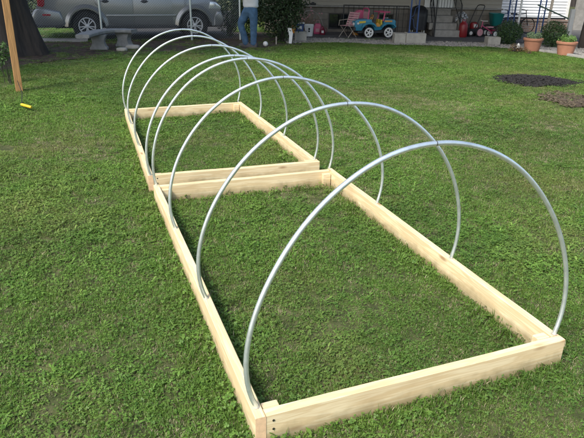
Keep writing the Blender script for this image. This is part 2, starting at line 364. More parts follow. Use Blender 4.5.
def instancer(name, pts, variants, label, cat='', kind='stuff'):
    """pts: (x,y,z, rx,ry,rz, scale, variant index) -> one object that instances the variants"""
    me = bpy.data.meshes.new(name); me.from_pydata([p[:3] for p in pts], [], [])
    a = me.attributes.new('rot', 'FLOAT_VECTOR', 'POINT'); a.data.foreach_set('vector', [c for p in pts for c in p[3:6]])
    a = me.attributes.new('scl', 'FLOAT', 'POINT'); a.data.foreach_set('value', [p[6] for p in pts])
    a = me.attributes.new('vi', 'INT', 'POINT'); a.data.foreach_set('value', [p[7] for p in pts])
    o = bpy.data.objects.new(name, me); COL.objects.link(o)
    col = bpy.data.collections.new(name+'_kinds')
    for v in variants: col.objects.link(v)
    ng = bpy.data.node_groups.new(name+'_scatter', 'GeometryNodeTree')
    ng.interface.new_socket('Geometry', in_out='INPUT', socket_type='NodeSocketGeometry'); ng.interface.new_socket('Geometry', in_out='OUTPUT', socket_type='NodeSocketGeometry')
    N = ng.nodes; L = ng.links
    gi = N.new('NodeGroupInput'); go = N.new('NodeGroupOutput'); ip = N.new('GeometryNodeInstanceOnPoints'); ci = N.new('GeometryNodeCollectionInfo')
    ci.inputs['Collection'].default_value = col; ci.inputs['Separate Children'].default_value = True; ci.inputs['Reset Children'].default_value = True
    def at(nm, ty):
        n = N.new('GeometryNodeInputNamedAttribute'); n.data_type = ty; n.inputs['Name'].default_value = nm
        return next(s for s in n.outputs if s.enabled and s.name == 'Attribute')
    L.new(gi.outputs[0], ip.inputs['Points']); L.new(ci.outputs[0], ip.inputs['Instance']); ip.inputs['Pick Instance'].default_value = True
    L.new(at('vi', 'INT'), ip.inputs['Instance Index']); L.new(at('scl', 'FLOAT'), ip.inputs['Scale'])
    L.new(at('rot', 'FLOAT_VECTOR'), ip.inputs['Rotation']); L.new(ip.outputs[0], go.inputs[0])
    md = o.modifiers.new('scatter', 'NODES'); md.node_group = ng
    tag(o, label, cat or None, None, kind)
    return o
def proto(name, bm, mats):
    me = bpy.data.meshes.new(name); bm.to_mesh(me); bm.free()
    for m in mats: me.materials.append(m)
    return bpy.data.objects.new(name, me)

def blade(bm, rng, x, y, L, w, lean, az, mi=0, segs=2):
    dx, dy = math.cos(az), math.sin(az); px, py = -dy, dx
    pa = None; h = 0; d = 0
    for k in range(segs+1):
        t = k/segs; ang = lean*(.35+1.1*t); wk_ = w*(1-t**1.6)*.5
        cx, cy, cz = x+dx*d, y+dy*d, h
        if k < segs: cur = (bm.verts.new((cx+px*wk_, cy+py*wk_, cz)), bm.verts.new((cx-px*wk_, cy-py*wk_, cz)))
        else: cur = (bm.verts.new((cx, cy, cz)),)
        if pa:
            f = bm.faces.new(pa[::1]+cur[::-1]) if len(cur) == 2 else bm.faces.new((pa[0], pa[1], cur[0])); f.material_index = mi
        pa = cur; d += L/segs*math.sin(ang); h += L/segs*math.cos(ang)
def leaflet(bm, c, d, n, L, w, mi=0):
    s = n.cross(d).normalized(); c = Vector(c)
    P = [c, c+d*L*.45+s*w*.5+n*L*.06, c+d*L*.95+s*w*.36, c+d*L, c+d*L*.95-s*w*.36, c+d*L*.45-s*w*.5+n*L*.06]
    f = bm.faces.new([bm.verts.new(p) for p in P]); f.material_index = mi
def make_tufts():
    out = []; rng = random.Random(3)
    for kind in range(9):
        bm = bmesh.new()
        rad = .07
        nb = (50, 44, 20, 16, 30, 36, 16, 46, 4)[kind]; nc = (3, 6, 22, 26, 12, 6, 18, 2, 1)[kind]; nd = (6, 8, 4, 4, 6, 12, 5, 18, 70)[kind]
        for i in range(nb+nd):
            a = rng.random()*2*PI; r = rad*math.sqrt(rng.random())
            dr_ = i >= nb
            blade(bm, rng, r*math.cos(a), r*math.sin(a), rng.uniform(.012, .030) if dr_ else rng.uniform(.020, .046), rng.uniform(.0018, .0034) if dr_ else rng.uniform(.0022, .0042), rng.uniform(.8, 1.6) if dr_ else rng.uniform(.35, 1.35), rng.random()*2*PI, 2 if dr_ else 0)
        for i in range(nc):
            a = rng.random()*2*PI; r = rad*math.sqrt(rng.random()); x, y = r*math.cos(a), r*math.sin(a); z = rng.uniform(.012, .034)
            tilt = Vector((rng.uniform(-.5, .5), rng.uniform(-.5, .5), 1)).normalized(); s = rng.uniform(.6, 1.15)
            if kind in (2, 3, 4, 1, 0, 7):
                a0 = rng.random()*2*PI
                for k in range(3):
                    d = Vector((math.cos(a0+k*2.09), math.sin(a0+k*2.09), 0)); d = (d-tilt*d.dot(tilt)).normalized()
                    leaflet(bm, (x, y, z), d, tilt, .0095*s, .0085*s, 1)
            else:
                a0 = rng.random()*2*PI
                d = Vector((math.cos(a0), math.sin(a0), rng.uniform(-.1, .5))).normalized(); n = Vector((0, 0, 1)); n = (n-d*n.dot(d)).normalized()
                leaflet(bm, (x, y, z*.6), d, n, rng.uniform(.02, .038)*s, .012*s, 1)
        out.append(proto('tuft_%s' % 'abcdefghi'[kind], bm, [M['grass'], M['clover'], M['straw']]))
    return out
tufts = make_tufts()

CO = dict(nFL=(-.128, 1.755), nFR=(1.33, 2.33), nBR=(.35, 4.924), nBL=(-1.131, 4.396), fFL=(-1.229, 4.624), fFR=(.247, 5.127), fBR=(-.718, 7.75), fBL=(-2.134, 7.171))
mulch_c = gp(533, 81); mulch_c = (mulch_c.x, mulch_c.y)
mw = (gp(573, 82).x-gp(493, 80).x)/2; mh = (gp(533, 76).y-gp(533, 87.5).y)/2
def in_mulch(x, y, k=1.):
    a = math.atan2((y-mulch_c[1])/mh, (x-mulch_c[0])/mw); r = math.hypot((x-mulch_c[0])/mw, (y-mulch_c[1])/mh)
    return r < k*(1+.22*noise.noise(Vector((math.cos(a)*1.6, math.sin(a)*1.6, 4))))
patch_c = gp(578, 101); pw = patch_c.x-gp(543, 99).x; ph = (gp(570, 95).y-gp(570, 107).y)/2*1.05
def in_patch(x, y, k=1.):
    a = math.atan2((y-patch_c.y)/ph, (x-patch_c.x)/pw); r = math.hypot((x-patch_c.x)/pw, (y-patch_c.y)/ph)
    return r < k*(1+.35*noise.noise(Vector((math.cos(a)*1.6, math.sin(a)*1.6, 9))))
hard = [[(p[0], p[1]) for p in asph], [(p.x, p.y) for p in wk], pat, grav_poly]
def dens(x, y):
    for h in hard:
        if inside(x, y, h): return 0
    if y > 21 and x > -5: return .3
    d = 1.
    if inside(x, y, soil_poly): d = .04+.5*max(0, nz(x, y, 1.3, 2)+.0)
    elif y > 11.5 and x < 1:
        if inside(x, y+.5, soil_poly) or inside(x, y+.9, soil_poly): d = .55+.8*nz(x, y, 1.5, 6)
    if in_mulch(x, y, .82+.12*nz(x, y, 9, 3)): return .012
    if in_mulch(x, y): return .22
    if in_mulch(x, y, 1.12): return .5
    if in_patch(x, y): return .28
    if in_patch(x, y, 1.4): return .5
    if x < gp(0, 147).x*1.0+.16 and abs(y-gp(0, 147).y) < .12: return .1
    # worn, thin spots
    w = nz(x, y, .7, 17)+.5*nz(x, y, 2.1, 31)
    if w > .45: d *= .85
    return d
pts = []; rng = random.Random(11)
bands = [(.9, 3.2, 720, .80), (3.2, 6, 560, .88), (6, 10, 440, .98), (10, 16.6, 320, 1.12), (16.6, 24, 90, 1.7)]
for y0, y1, dn, sc in bands:
    xm = y1*.56+1.4
    n = int((y1-y0)*2*xm*dn*1.25)
    for i in range(n):
        x = rng.uniform(-xm, xm); y = rng.uniform(y0, y1)
        if abs(x) > y*.56+1.4: continue
        if rng.random() > dens(x, y): continue
        c = nz(x, y, .9, 40)+.35*rng.uniform(-1, 1)
        vi = rng.choice((2, 3, 4, 6, 0)) if c > .12 else rng.choice((0, 1, 5, 7, 4))
        sunny = max(0, min(1, (y-4.5)/2))*max(0, min(1, (11.5-y)/2))*max(0, min(1, (x+.5)/1.5))
        if rng.random() < .06+.5*max(0, nz(x, y, .7, 17)+.5*nz(x, y, 2.1, 31)-.2)+sunny*(.10+.5*max(0, nz(x, y, 1.1, 61))): vi = 8
        s = sc*rng.uniform(.65, 1.2)*(1+.35*nz(x, y, 1.6, 51))
        # grass the mower cannot reach stands taller along the boards
        pts.append((x, y, -.004 + (.012*nz(x, y, .8)+.02*nz(x, y, .25, 5)-.012 if y < 12.6 else 0), rng.uniform(-.15, .15), rng.uniform(-.15, .15), rng.random()*6.28, s, vi))
# taller fringe along every board
for a, b in (('nFL', 'nFR'), ('nFR', 'nBR'), ('nBL', 'nBR'), ('nFL', 'nBL'), ('fFL', 'fBL'), ('fFR', 'fBR'), ('fBL', 'fBR')):
    A = Vector(CO[a]); B = Vector(CO[b]); n = int((B-A).length*34); dr = (B-A).normalized(); nr = Vector((-dr.y, dr.x))
    for i in range(n):
        q = A.lerp(B, rng.random())+nr*rng.choice((-.035, .085))*rng.uniform(.7, 1.5)
        pts.append((q.x, q.y, -.004, rng.uniform(-.2, .2), rng.uniform(-.2, .2), rng.random()*6.28, rng.uniform(.9, 1.5), rng.choice((0, 1, 2, 4, 5, 7))))
instancer('grass', pts, tufts, 'patchy green lawn of short grass, clover and dry blades', 'grass')

def chips(name, n, fn, size, m, label, zf=lambda x, y: 0, box=None, flat=.25, cat=None):
    rng = random.Random(hash(name) % 1000 if False else len(name)*7)
    vs = []
    for k in range(4):
        bm = bmesh.new(); bmesh.ops.create_icosphere(bm, subdivisions=1, radius=1)
        for v in bm.verts: v.co *= 1+.35*rng.uniform(-1, 1); v.co.x *= 1+.5*k*(.25 < .9); v.co.z *= flat*2
        vs.append(proto('chip_%s' % 'abcd'[k], bm, [m]))
    P = []; x0, x1, y0, y1 = box; c = 0
    while len(P) < n and c < n*12:
        c += 1; x = rng.uniform(x0, x1); y = rng.uniform(y0, y1)
        if not fn(x, y): continue
        P.append((x, y, zf(x, y)+.005, rng.uniform(-.5, .5), rng.uniform(-.5, .5), rng.random()*6.28, size*rng.uniform(.5, 1.4), rng.randrange(4)))
    return instancer(name, P, vs, label, cat)
def mound(name, fn, c, w, h, top, m):
    bm = MB(); n = 26; V = {}
    for i in range(-n, n+1):
        for j in range(-n, n+1):
            x = c[0]+w*1.45*i/n; y = c[1]+h*1.45*j/n
            if fn(x, y, 1.03):
                r = min(1, math.hypot((x-c[0])/w, (y-c[1])/h))
                V[i, j] = bm.bm.verts.new((x, y, .003+top*(1-r*r)+.012*nz(x, y, 9)))
    for (i, j) in V:
        q = [(i, j), (i+1, j), (i+1, j+1), (i, j+1)]
        if all(k in V for k in q): bm.bm.faces.new([V[k] for k in q])
    return bm.build(name, m, smooth=True)
o = mound('mulch_mound', in_mulch, mulch_c, mw, mh, .05, M['mulch']); struct(o)
chips('mulch_chips', 2600, lambda x, y: in_mulch(x, y, 1.04+.25*nz(x, y, 8, 5)), .016, M['chip'], 'black bark mulch heaped in an oval patch on the lawn', lambda x, y: .05*(1-min(1, math.hypot((x-mulch_c[0])/mw, (y-mulch_c[1])/mh))**2), (mulch_c[0]-mw*1.4, mulch_c[0]+mw*1.4, mulch_c[1]-mh*1.4, mulch_c[1]+mh*1.4), cat='mulch')
o = mound('dirt_patch', in_patch, (patch_c.x, patch_c.y), pw, ph, .02, M['soil']); struct(o)
chips('bark_litter', 800, lambda x, y: in_patch(x, y, 1.1+.5*nz(x, y, 7, 5)), .013, M['chipbrown'], 'brown bark litter on the bare patch at the right edge of the lawn', lambda x, y: .014, (patch_c.x-pw*1.6, patch_c.x+pw*1.6, patch_c.y-ph*1.6, patch_c.y+ph*1.6), cat='bark litter')
gx = [p[0] for p in grav_poly]; gy = [p[1] for p in grav_poly]
chips('gravel', 9000, lambda x, y: inside(x, y, grav_poly), .026, M['pebble'], 'pale grey gravel along the edge of the patio', lambda x, y: .004, (min(gx), max(gx), min(gy), max(gy)), flat=.33, cat='gravel')

# ------------------------------------------------------------------ raised beds
HT, TH = .136, .044
bed_root = {}
def board(name, a, b, root, z1=HT, th=TH, z0=-.03, side=1):
    """a->b is the outer top edge; the board thickness lies to the left (side=1) of it"""
    A = Vector((a[0], a[1], 0)); B = Vector((b[0], b[1], 0)); d = B-A; Ln = d.length
    mb = MB(); n = 14; bm = mb.bm; rings = []
    sd = random.random()*50
    for i in range(n+1):
        x = Ln*i/n; wz = .0028*noise.noise(Vector((x*2, sd, 0))); wy = .003*noise.noise(Vector((x*1.3, sd, 5)))
        e = .003
        ring = []
        for (yy, zz) in ((e, z0), (0, z0+e), (0, z1-e), (e, z1), (th-e, z1), (th, z1-e), (th, z0+e), (th-e, z0)):
            ring.append(bm.verts.new((x, side*yy+wy, zz+wz)))
        rings.append(ring)
    for p, q in zip(rings, rings[1:]):
        for k in range(8): bm.faces.new((p[k], p[(k+1) % 8], q[(k+1) % 8], q[k]))
    e0 = bm.faces.new(rings[0]); e1 = bm.faces.new(rings[-1][::-1]); e0.material_index = 1; e1.material_index = 1
    o = mb.build(name, [M['pine'], M['endgrain']], root)
    o.location = A-root.location; o.rotation_euler = (0, 0, math.atan2(d.y, d.x))
    return o
def V2(k): return Vector(CO[k])
def make_bed(pref, label, gname):
    FL, FR, BR, BL = [V2(pref+s) for s in ('FL', 'FR', 'BR', 'BL')]
    root = thing('raised_bed_frame', label, 'garden bed', (FL.x, FL.y, 0), 0, gname)
    ux = (FR-FL).normalized(); uy = (BL-FL).normalized(); uyr = (BR-FR).normalized(); uxb = (BR-BL).normalized()
    G = .0015
    board('side_board', FL, BL, root, side=-1)                                   # left, full length
    fr = board('end_board', FL+ux*(TH+G), FR, root, z1=HT-.002, side=1)              # front, covers the right board's end
    board('side_board', FR+uyr*(TH+G), BR, root, z1=HT-.001, side=1)
    board('end_board', BL+uxb*(TH+G)-uy*.004, BR-uxb*(TH+G)-uyr*.004, root, z1=HT-.003, side=-1)
    # corner blocks stand inside the corners
    def blk(c, u, v, h):
        m = MB().box((0, 0, (h-.03)/2), (.07, .042, h+.03), bev=.003).build('corner_block', [M['pine'], M['endgrain']], root)
        m.location = (c.x-root.location.x, c.y-root.location.y, 0); m.rotation_euler = (0, 0, math.atan2(u.y, u.x)); return m
    blk(FL+ux*(TH+.040)+uy*(TH+.026), ux, uy, HT-.012)
    blk(FR-ux*(TH+.042)+uyr*(TH+.026), ux, uyr, HT-.004)
    blk(BL+uxb*(TH+.040)-uy*(TH+.028), uxb, uy, HT-.02)
    blk(BR-uxb*(TH+.042)-uyr*(TH+.028), uxb, uyr, HT-.02)
    # screws in the front board
    for (x, z) in ((.03, .105), (.03, .062)):
        s = MB().lathe([(0.0001, -.002), (.0045, -.002), (.0055, .0012), (.001, .0014)], 10, mtx=Matrix.Rotation(PI/2, 4, 'X')).build('screw', M['screw'], fr)
        s.location = (x, 0, z)
    return root
make_bed('n', 'nearer pine board bed frame on the lawn, largest in view', 'pine bed frames on the lawn')
make_bed('f', 'farther pine board bed frame on the lawn, behind the nearer one', 'pine bed frames on the lawn')

HO = [
(.09, [-.00838, -.0017, .04784, .00732, -.0595, -.0055, .78296], 1.8475, (-.1332, 1.8216), (1.3105, 2.3847)),
(.01, [-.00607, -.00265, .03593, .01186, -.0389, -.0089, .77274], 1.8429, (-.4656, 2.6449), (1.0121, 3.1949)),
(.06, [-.00546, -.00055, .0295, .002, -.01375, -.0013, .74556], 1.8399, (-.8032, 3.5444), (.6876, 4.1119)),
(-.02, [-.00427, .00067, .02782, -.00282, -.03058, .0016, .75978], 1.8456, (-1.114, 4.3969), (.3476, 4.9444)),
(0., [-.00407, .00225, .02315, -.01011, -.01659, .00844, .74252], 1.8507, (-1.2207, 4.6429), (.2074, 5.1935)),
(-.03, [-.005, -9e-05, .0253, .00125, -.00944, -.00184, .73084], 1.8507, (-1.5384, 5.5243), (-.092, 6.0247)),
(.04, [-.00595, -6e-05, .03296, .00038, -.02378, -.00017, .72092], 1.8538, (-1.844, 6.4001), (-.4107, 6.8851)),
(.01, [-.00304, -.00104, .01503, .00468, .00986, -.00406, .71371], 1.8487, (-2.1153, 7.1729), (-.7293, 7.8494))]
hl = ['bent steel hoop across the very front of the nearer bed frame, nearest the camera',
 'bent steel hoop over the nearer bed, second from the front',
 'bent steel hoop over the nearer bed, third from the front, at its middle',
 'bent steel hoop at the back end of the nearer bed, just before the gap',
 'bent steel hoop at the front end of the farther bed, just beyond the gap',
 'bent steel hoop over the farther bed, second from its front',
 'bent steel hoop over the farther bed, third from its front, next to the last',
 'bent steel hoop at the far end of the farther bed, farthest from the camera']
def snap(p, A, B):
    A = Vector(A); B = Vector(B); d = (B-A).normalized(); nr = Vector((d.y, -d.x)); q = A+d*(Vector(p)-A).dot(d); return q, nr
for i, (lean, cf, tm, A, B) in enumerate(HO):
    A = Vector((A[0], A[1], HT)); B = Vector((B[0], B[1], HT)); ax = (B-A).normalized(); w = (B-A).length; Mid = (A+B)/2
    fy = Vector((-ax.y, ax.x, 0)); upv = (Vector((0, 0, 1))+lean*fy).normalized()
    # keep the pipe ends inside the boards: nudge both ends to the board centre lines
    pre = 'n' if i < 4 else 'f'
    qL, nL = snap(A.xy, CO[pre+'FL'], CO[pre+'BL']); qR, nR = snap(B.xy, CO[pre+'FR'], CO[pre+'BR'])
    tL = qL+nL*TH*.5; tR = qR-nR*TH*.5
    pts_ = []
    K = 72
    for k in range(K+1):
        t = tm-2*tm*k/K; r = 0
        for c in cf: r = r*t+c
        th = t+PI/2; x = r*math.cos(th); z = .22+r*math.sin(th)
        p = Mid+ax*x+upv*z
        s = k/K; wl = max(0, 1-s/.22)**2; wr = max(0, 1-(1-s)/.22)**2
        p += upv*.004*noise.noise(Vector((k*.11, i*3.1, 0)))+fy*.006*noise.noise(Vector((k*.07, i*5.3, 2)))
        p += Vector((tL.x-A.x, tL.y-A.y, 0))*wl*.8+Vector((tR.x-B.x, tR.y-B.y, 0))*wr*.8
        pts_.append(p)
    e0 = pts_[0]+(pts_[0]-pts_[1]).normalized()*.06; e0 = Vector((pts_[0].x*.7+e0.x*.3, pts_[0].y*.7+e0.y*.3, HT-.06))
    e1 = Vector((pts_[-1].x, pts_[-1].y, HT-.06))
    P = [e0]+pts_+[e1]
    org = Vector((Mid.x, Mid.y, 0))
    root = thing('hoop', hl[i], 'hoop', org, 0, 'steel hoops over the bed frames')
    MB().tube([p-org for p in P], .0108, 12).build('pipe', M['galv'], root, smooth=True, angle=60)
    mi = min(range(len(P)), key=lambda k: abs(k-len(P)/2))
    cp = MB().tube([P[mi]-org-ax*.0018, P[mi]-org+ax*.0018], .0111, 14).build('joint_ring', M['screw'], root, smooth=True)
    for q in (pts_[0], pts_[-1]):
        MB().lathe([(.0145, 0), (.0145, .0012), (.012, .0015)], 14, c=(q.x-org.x, q.y-org.y, HT)).build('hole_rim', M['greywood'], root)

# ------------------------------------------------------------------ foliage and trees
def foliage(name, blobs, n, size, m, parent=None, seed=1, shell=.55, flat=0.):
    rng = random.Random(seed); bm = MB(); b = bm.bm
    tot = sum(a[3]*a[4]*a[5] for a in blobs)
    for (cx, cy, cz, rx, ry, rz) in blobs:
        k = int(n*rx*ry*rz/tot)
        for i in range(k):
            d = Vector((rng.gauss(0, 1), rng.gauss(0, 1), rng.gauss(0, 1))).normalized()
            lump = 1+.30*noise.noise(d*2.3+Vector((cx, cy, cz)))+.16*noise.noise(d*6+Vector((cz, cx, cy)))
            rr = (shell+(1-shell)*rng.random()**.6)*lump
            p = Vector((cx+d.x*rx*rr, cy+d.y*ry*rr, cz+d.z*rz*rr))
            if p.z < .02: continue
            nn = (d*.6+Vector((rng.gauss(0, .6), rng.gauss(0, .6), rng.gauss(0, .6)+.3))).normalized()
            t = nn.orthogonal().normalized(); t = Matrix.Rotation(rng.random()*6.28, 3, nn) @ t; s = nn.cross(t); q = size*rng.uniform(.6, 1.4)
            vs = [b.verts.new(p+v) for v in (-t*q, s*q*.42+nn*q*.1, t*q, -s*q*.42+nn*q*.1)]
            b.faces.new(vs)
    me = bpy.data.meshes.new(name); b.to_mesh(me); b.free(); me.materials.append(m)
    o = bpy.data.objects.new(name, me); COL.objects.link(o)
    if parent is not None: o.parent = parent
    return o
def trunk_mesh(path, radii, parent, seed=0, flare=True, n=96):
    mb = MB(); b = mb.bm; rings = []
    for (p, r) in zip(path, radii):
        ring = []
        for k in range(n):
            a = 2*PI*k/n; base = max(0, 1-p[2]/1.1) if flare else 0
            rr = r*(1+.10*math.sin(5*a+seed)*(.25+base*1.6)+.07*noise.noise(Vector((math.cos(a)*3, math.sin(a)*3, p[2]*1.2+seed)))+.20*base**2.0)
            rr += .055*(r/.4)*abs(noise.noise(Vector((math.cos(a)*7, math.sin(a)*7, p[2]*.9+seed))))-.02*abs(noise.noise(Vector((math.cos(a)*19, math.sin(a)*19, p[2]*2.3+seed))))
            ring.append(b.verts.new((p[0]+rr*math.cos(a), p[1]+rr*math.sin(a), p[2])))
        rings.append(ring)
    for A, B in zip(rings, rings[1:]):
        for k in range(n): b.faces.new((A[k], A[(k+1) % n], B[(k+1) % n], B[k]))
    b.faces.new(rings[-1])
    return mb.build('trunk', M['bark'], parent, smooth=True, angle=180)
def tree(label, x, y, r, h, crown, n, seed, lean=(0, 0), leaf=.11, m='leaf', grp='shade trees around the yard'):
    root = thing('tree', label, 'tree', (x, y, 0), 0, grp)
    N_ = 60; path = []; rad = []
    for i in range(N_+1):
        t = i/N_; z = -.05+h*t**1.35
        path.append((lean[0]*t+.1*math.sin(t*3+seed), lean[1]*t+.1*math.cos(t*2.3+seed)-.1, z)); rad.append(r*(1-.55*t))
    trunk_mesh(path, rad, root, seed)
    rng = random.Random(seed); mb = MB()
    for c in crown:
        a = Vector(path[int(N_*rng.uniform(.6, .97))]); bb = Vector((c[0]-x, c[1]-y, c[2])); mid = a.lerp(bb, .5)+Vector((rng.uniform(-.4, .4), rng.uniform(-.4, .4), .3))
        mb.tube([a, a.lerp(mid, .6), mid, mid.lerp(bb, .6), bb], [r*.42, r*.33, r*.24, r*.15, r*.05], 9)
        for q in range(4):
            s = mid.lerp(bb, rng.uniform(0, .8)); e = s+Vector((rng.uniform(-1, 1)*c[3]*.6, rng.uniform(-1, 1)*c[4]*.6, rng.uniform(-.1, .8)*c[5]*.6))
            mb.tube([s, s.lerp(e, .5)+Vector((0, 0, .12)), e], [r*.14, r*.09, r*.03], 6)
    mb.build('limbs', M['bark'], root, smooth=True)
    foliage('crown', [(c[0]-x, c[1]-y, *c[2:]) for c in crown], n, leaf, M[m], root, seed, shell=.35)
    return root
tb = gp(17, 55)
tree('massive dark tree trunk with flared base behind the orange wooden post', tb.x-.14, tb.y+.36, .50, 5.2,
     [(-8.6, 10.6, 7.0, 3.0, 2.8, 2.0), (-5.4, 11.4, 7.4, 3.2, 2.6, 2.2), (-2.6, 12.2, 7.0, 2.9, 2.3, 1.8), (0.0, 12.3, 7.0, 2.5, 2.2, 1.6), (2.2, 12.6, 7.0, 2.4, 2.1, 1.6), (-5.4, 10.6, 8.9, 2.8, 2.4, 1.7)], 36000, 2, leaf=.13)  # crown is out of view, spread far right to shade patio and house
tr = gp(600, 50)
tree('dark leaning tree trunk at the right edge beside the second terracotta pot', tr.x+.10, tr.y+.3, .34, 4.6,
     [(6.6, 13.4, 6.4, 2.2, 2.0, 1.5), (9.4, 12.2, 6.4, 2.6, 2.4, 1.8), (4.4, 13.2, 7.2, 2.2, 2.0, 1.6)], 16000, 5, lean=(-.5, .2), leaf=.12)
tree('added tree, unseen beyond the left edge, placed to cast shade', -13.2, 9.6, .38, 5,
     [(-12.5, 8.5, 7.2, 3.6, 3.0, 2.2), (-10.6, 6.4, 7.6, 3.0, 2.6, 1.9), (-13.0, 5.2, 7.4, 3.0, 2.6, 1.9)], 16000, 8, leaf=.14)  # unseen tree, added only to shade the left background
# trees far behind the street and house
for i, (x, y, h, s) in enumerate(((-22, 40, 6, 5), (-12, 44, 7, 6), (-2, 46, 6, 5.5), (8, 44, 7, 6), (19, 42, 6.5, 6), (30, 38, 6, 5), (-33, 34, 6, 5))):
    tree(['broad tree at the far left beyond the street', 'tall tree beyond the street left of the driveway', 'round tree beyond the end of the driveway', 'tall tree behind the house roof', 'tree behind the white sided building', 'tree far right behind the neighbouring yard', 'tree farthest left along the street'][i], x, y, .35, h,
         [(x, y, h+1, s*.9, s*.8, s*.6), (x+s*.45, y, h-.4, s*.6, s*.5, s*.42), (x-s*.45, y, h-.2, s*.6, s*.5, s*.42)], 3200, 20+i, leaf=.4, grp='trees far behind the yard')

def bush(label, blobs, n, size, m, cat='bush', seed=1, name='bush', grp=None, sr=1., ns=7):
    x, y = blobs[0][0], blobs[0][1]
    root = thing(name, label, cat, (x, y, 0), 0, grp)
    rng = random.Random(seed); mb = MB()
    for b in blobs:
        for k in range(ns):
            a = rng.random()*6.28; e = Vector((b[0]-x+b[3]*.6*math.cos(a)*rng.random(), b[1]-y+b[4]*.6*math.sin(a)*rng.random(), b[2]+b[5]*rng.uniform(-.1, .7)))
            s = Vector((rng.uniform(-.05, .05), rng.uniform(-.05, .05), 0))
            mb.tube([s, s.lerp(e, .5)+Vector((rng.uniform(-.05, .05), rng.uniform(-.05, .05), .04)), e], [.014*sr, .010*sr, .004*sr], 5)
    mb.build('stems', M['bark'], root)
    foliage('leaves', [(b[0]-x, b[1]-y, *b[2:]) for b in blobs], n, size, M[m], root, seed, shell=.45)
    return root
b1 = gp(281, 44.5); b2 = gp(225, 42)
bush('big dark green shrub between the man and the patio', [(b1.x, b1.y+.55, .78, .62, .55, .72), (b1.x-.35, b1.y+.75, .95, .5, .5, .6), (b1.x+.25, b1.y+.5, 1.25, .5, .45, .55), (b1.x, b1.y+.7, 1.6, .55, .5, .5)], 9000, .038, 'bush', seed=4)
bush('dark shrub behind the man and in front of the car', [(b2.x-.05, b2.y+1.6, .75, .42, .45, .7), (b2.x+.5, b2.y+1.5, .95, .5, .45, .8)], 5500, .038, 'bush', seed=6)
hg = gp(42, 20)
bush('dark clipped hedge across the street beyond the tree trunk', [(hg.x-2, hg.y+1.4, .75, 1.6, .8, .95), (hg.x+.1, hg.y+1.2, .8, 1.3, .7, .95), (hg.x-4.4, hg.y+1.6, .75, 1.6, .8, .95), (hg.x+2.2, hg.y+1.4, .75, 1.3, .8, .95)], 9000, .06, 'bush', cat='hedge', seed=9, name='hedge')
c1 = gp(511.5, 46); rb = .40
bush('round dark boxwood between the concrete block and the first pot', [(c1.x, c1.y+.3, .33, .36, .34, .31)], 4200, .022, 'boxwood', seed=12, grp='round boxwoods by the pots')
c2 = gp(557, 49)
bush('round dark boxwood between the two terracotta pots', [(c2.x, c2.y+.35, .35, .36, .34, .33)], 4200, .022, 'boxwood', seed=13, grp='round boxwoods by the pots')

# hanging leafy twig at the left of the post
lp = gp(8, 84)
bush('small leafy sapling with pale green leaves beside the orange post', [(lp.x-.03, lp.y+.1, .50, .12, .1, .14), (lp.x-.1, lp.y+.1, .36, .10, .09, .10)], 170, .036, 'midleaf', cat='sapling', seed=15, name='sapling', sr=.4, ns=3)

# ------------------------------------------------------------------ wooden post, strap, yellow handle
wp = gp(19.5, 91)
pr = thing('wooden_post', 'orange brown square wooden post at the left edge in front of the big trunk', 'post', (wp.x, wp.y, 0))
po = MB().box((0, 0, 1.2), (.098, .098, 2.6), bev=.006).build('post', M['pinedark'], pr); po.rotation_euler = (0, math.radians(.6), math.radians(28))
yh = gp(27, 110)
hr = thing('rope_handle', 'yellow plastic handle with a thin dark cord lying on the grass below the post', 'handle', (yh.x, yh.y, .045))
a = gp(22.3, 108.6)-yh; b = gp(32, 110.6)-yh
MB().tube([a*1.0+Vector((0, 0, .01)), a*.8+Vector((0, 0, .01)), b*.9, b], [.018, .02, .019, .016], 12).build('grip', M['yellow'], hr, smooth=True)
MB().tube([Vector((wp.x-yh.x+.02, wp.y-yh.y-.055, .12)), Vector(((wp.x-yh.x)*.6+.01, (wp.y-yh.y)*.6, .03)), a+Vector((0, 0, .012))], .005, 6).build('cord', M['dark'], hr)

# ------------------------------------------------------------------ concrete bench and loose stones
bp0 = gp(97, 53)
sc_b = (bp0.y+.2)/FPX*1.04
br = thing('garden_bench', 'curved grey cast stone bench on stubby pedestals in front of the car', 'bench', (bp0.x, bp0.y+.2, 0), 0)
ZB = .42
cl = [gp(px, py, ZB) for px, py in ((82, 34.6), (88, 32.4), (95, 30.8), (103, 29.6), (112, 28.9), (123, 28.9), (134, 29.4))]
cl = [c-Vector((bp0.x, bp0.y+.2, 0)) for c in cl]
sl = MB(); bmv = sl.bm; ringsb = []
for k, c in enumerate(cl):
    t = (cl[min(k+1, len(cl)-1)]-cl[max(k-1, 0)]); t.z = 0; t.normalize(); nrm = Vector((-t.y, t.x, 0)); e = .03 if k in (0, len(cl)-1) else 0
    ringsb.append([bmv.verts.new(c+nrm*a+Vector((0, 0, z))) for a, z in ((-.15+e, -.085), (-.18+e, -.06), (-.18+e, -.015), (-.16+e, 0), (.16-e, 0), (.18-e, -.015), (.18-e, -.06), (.15-e, -.085))])
for A, B in zip(ringsb, ringsb[1:]):
    for k in range(8): bmv.faces.new((A[k], A[(k+1) % 8], B[(k+1) % 8], B[k]))
bmv.faces.new(ringsb[0]); bmv.faces.new(ringsb[-1][::-1])
sl.build('seat', M['stone'], br)
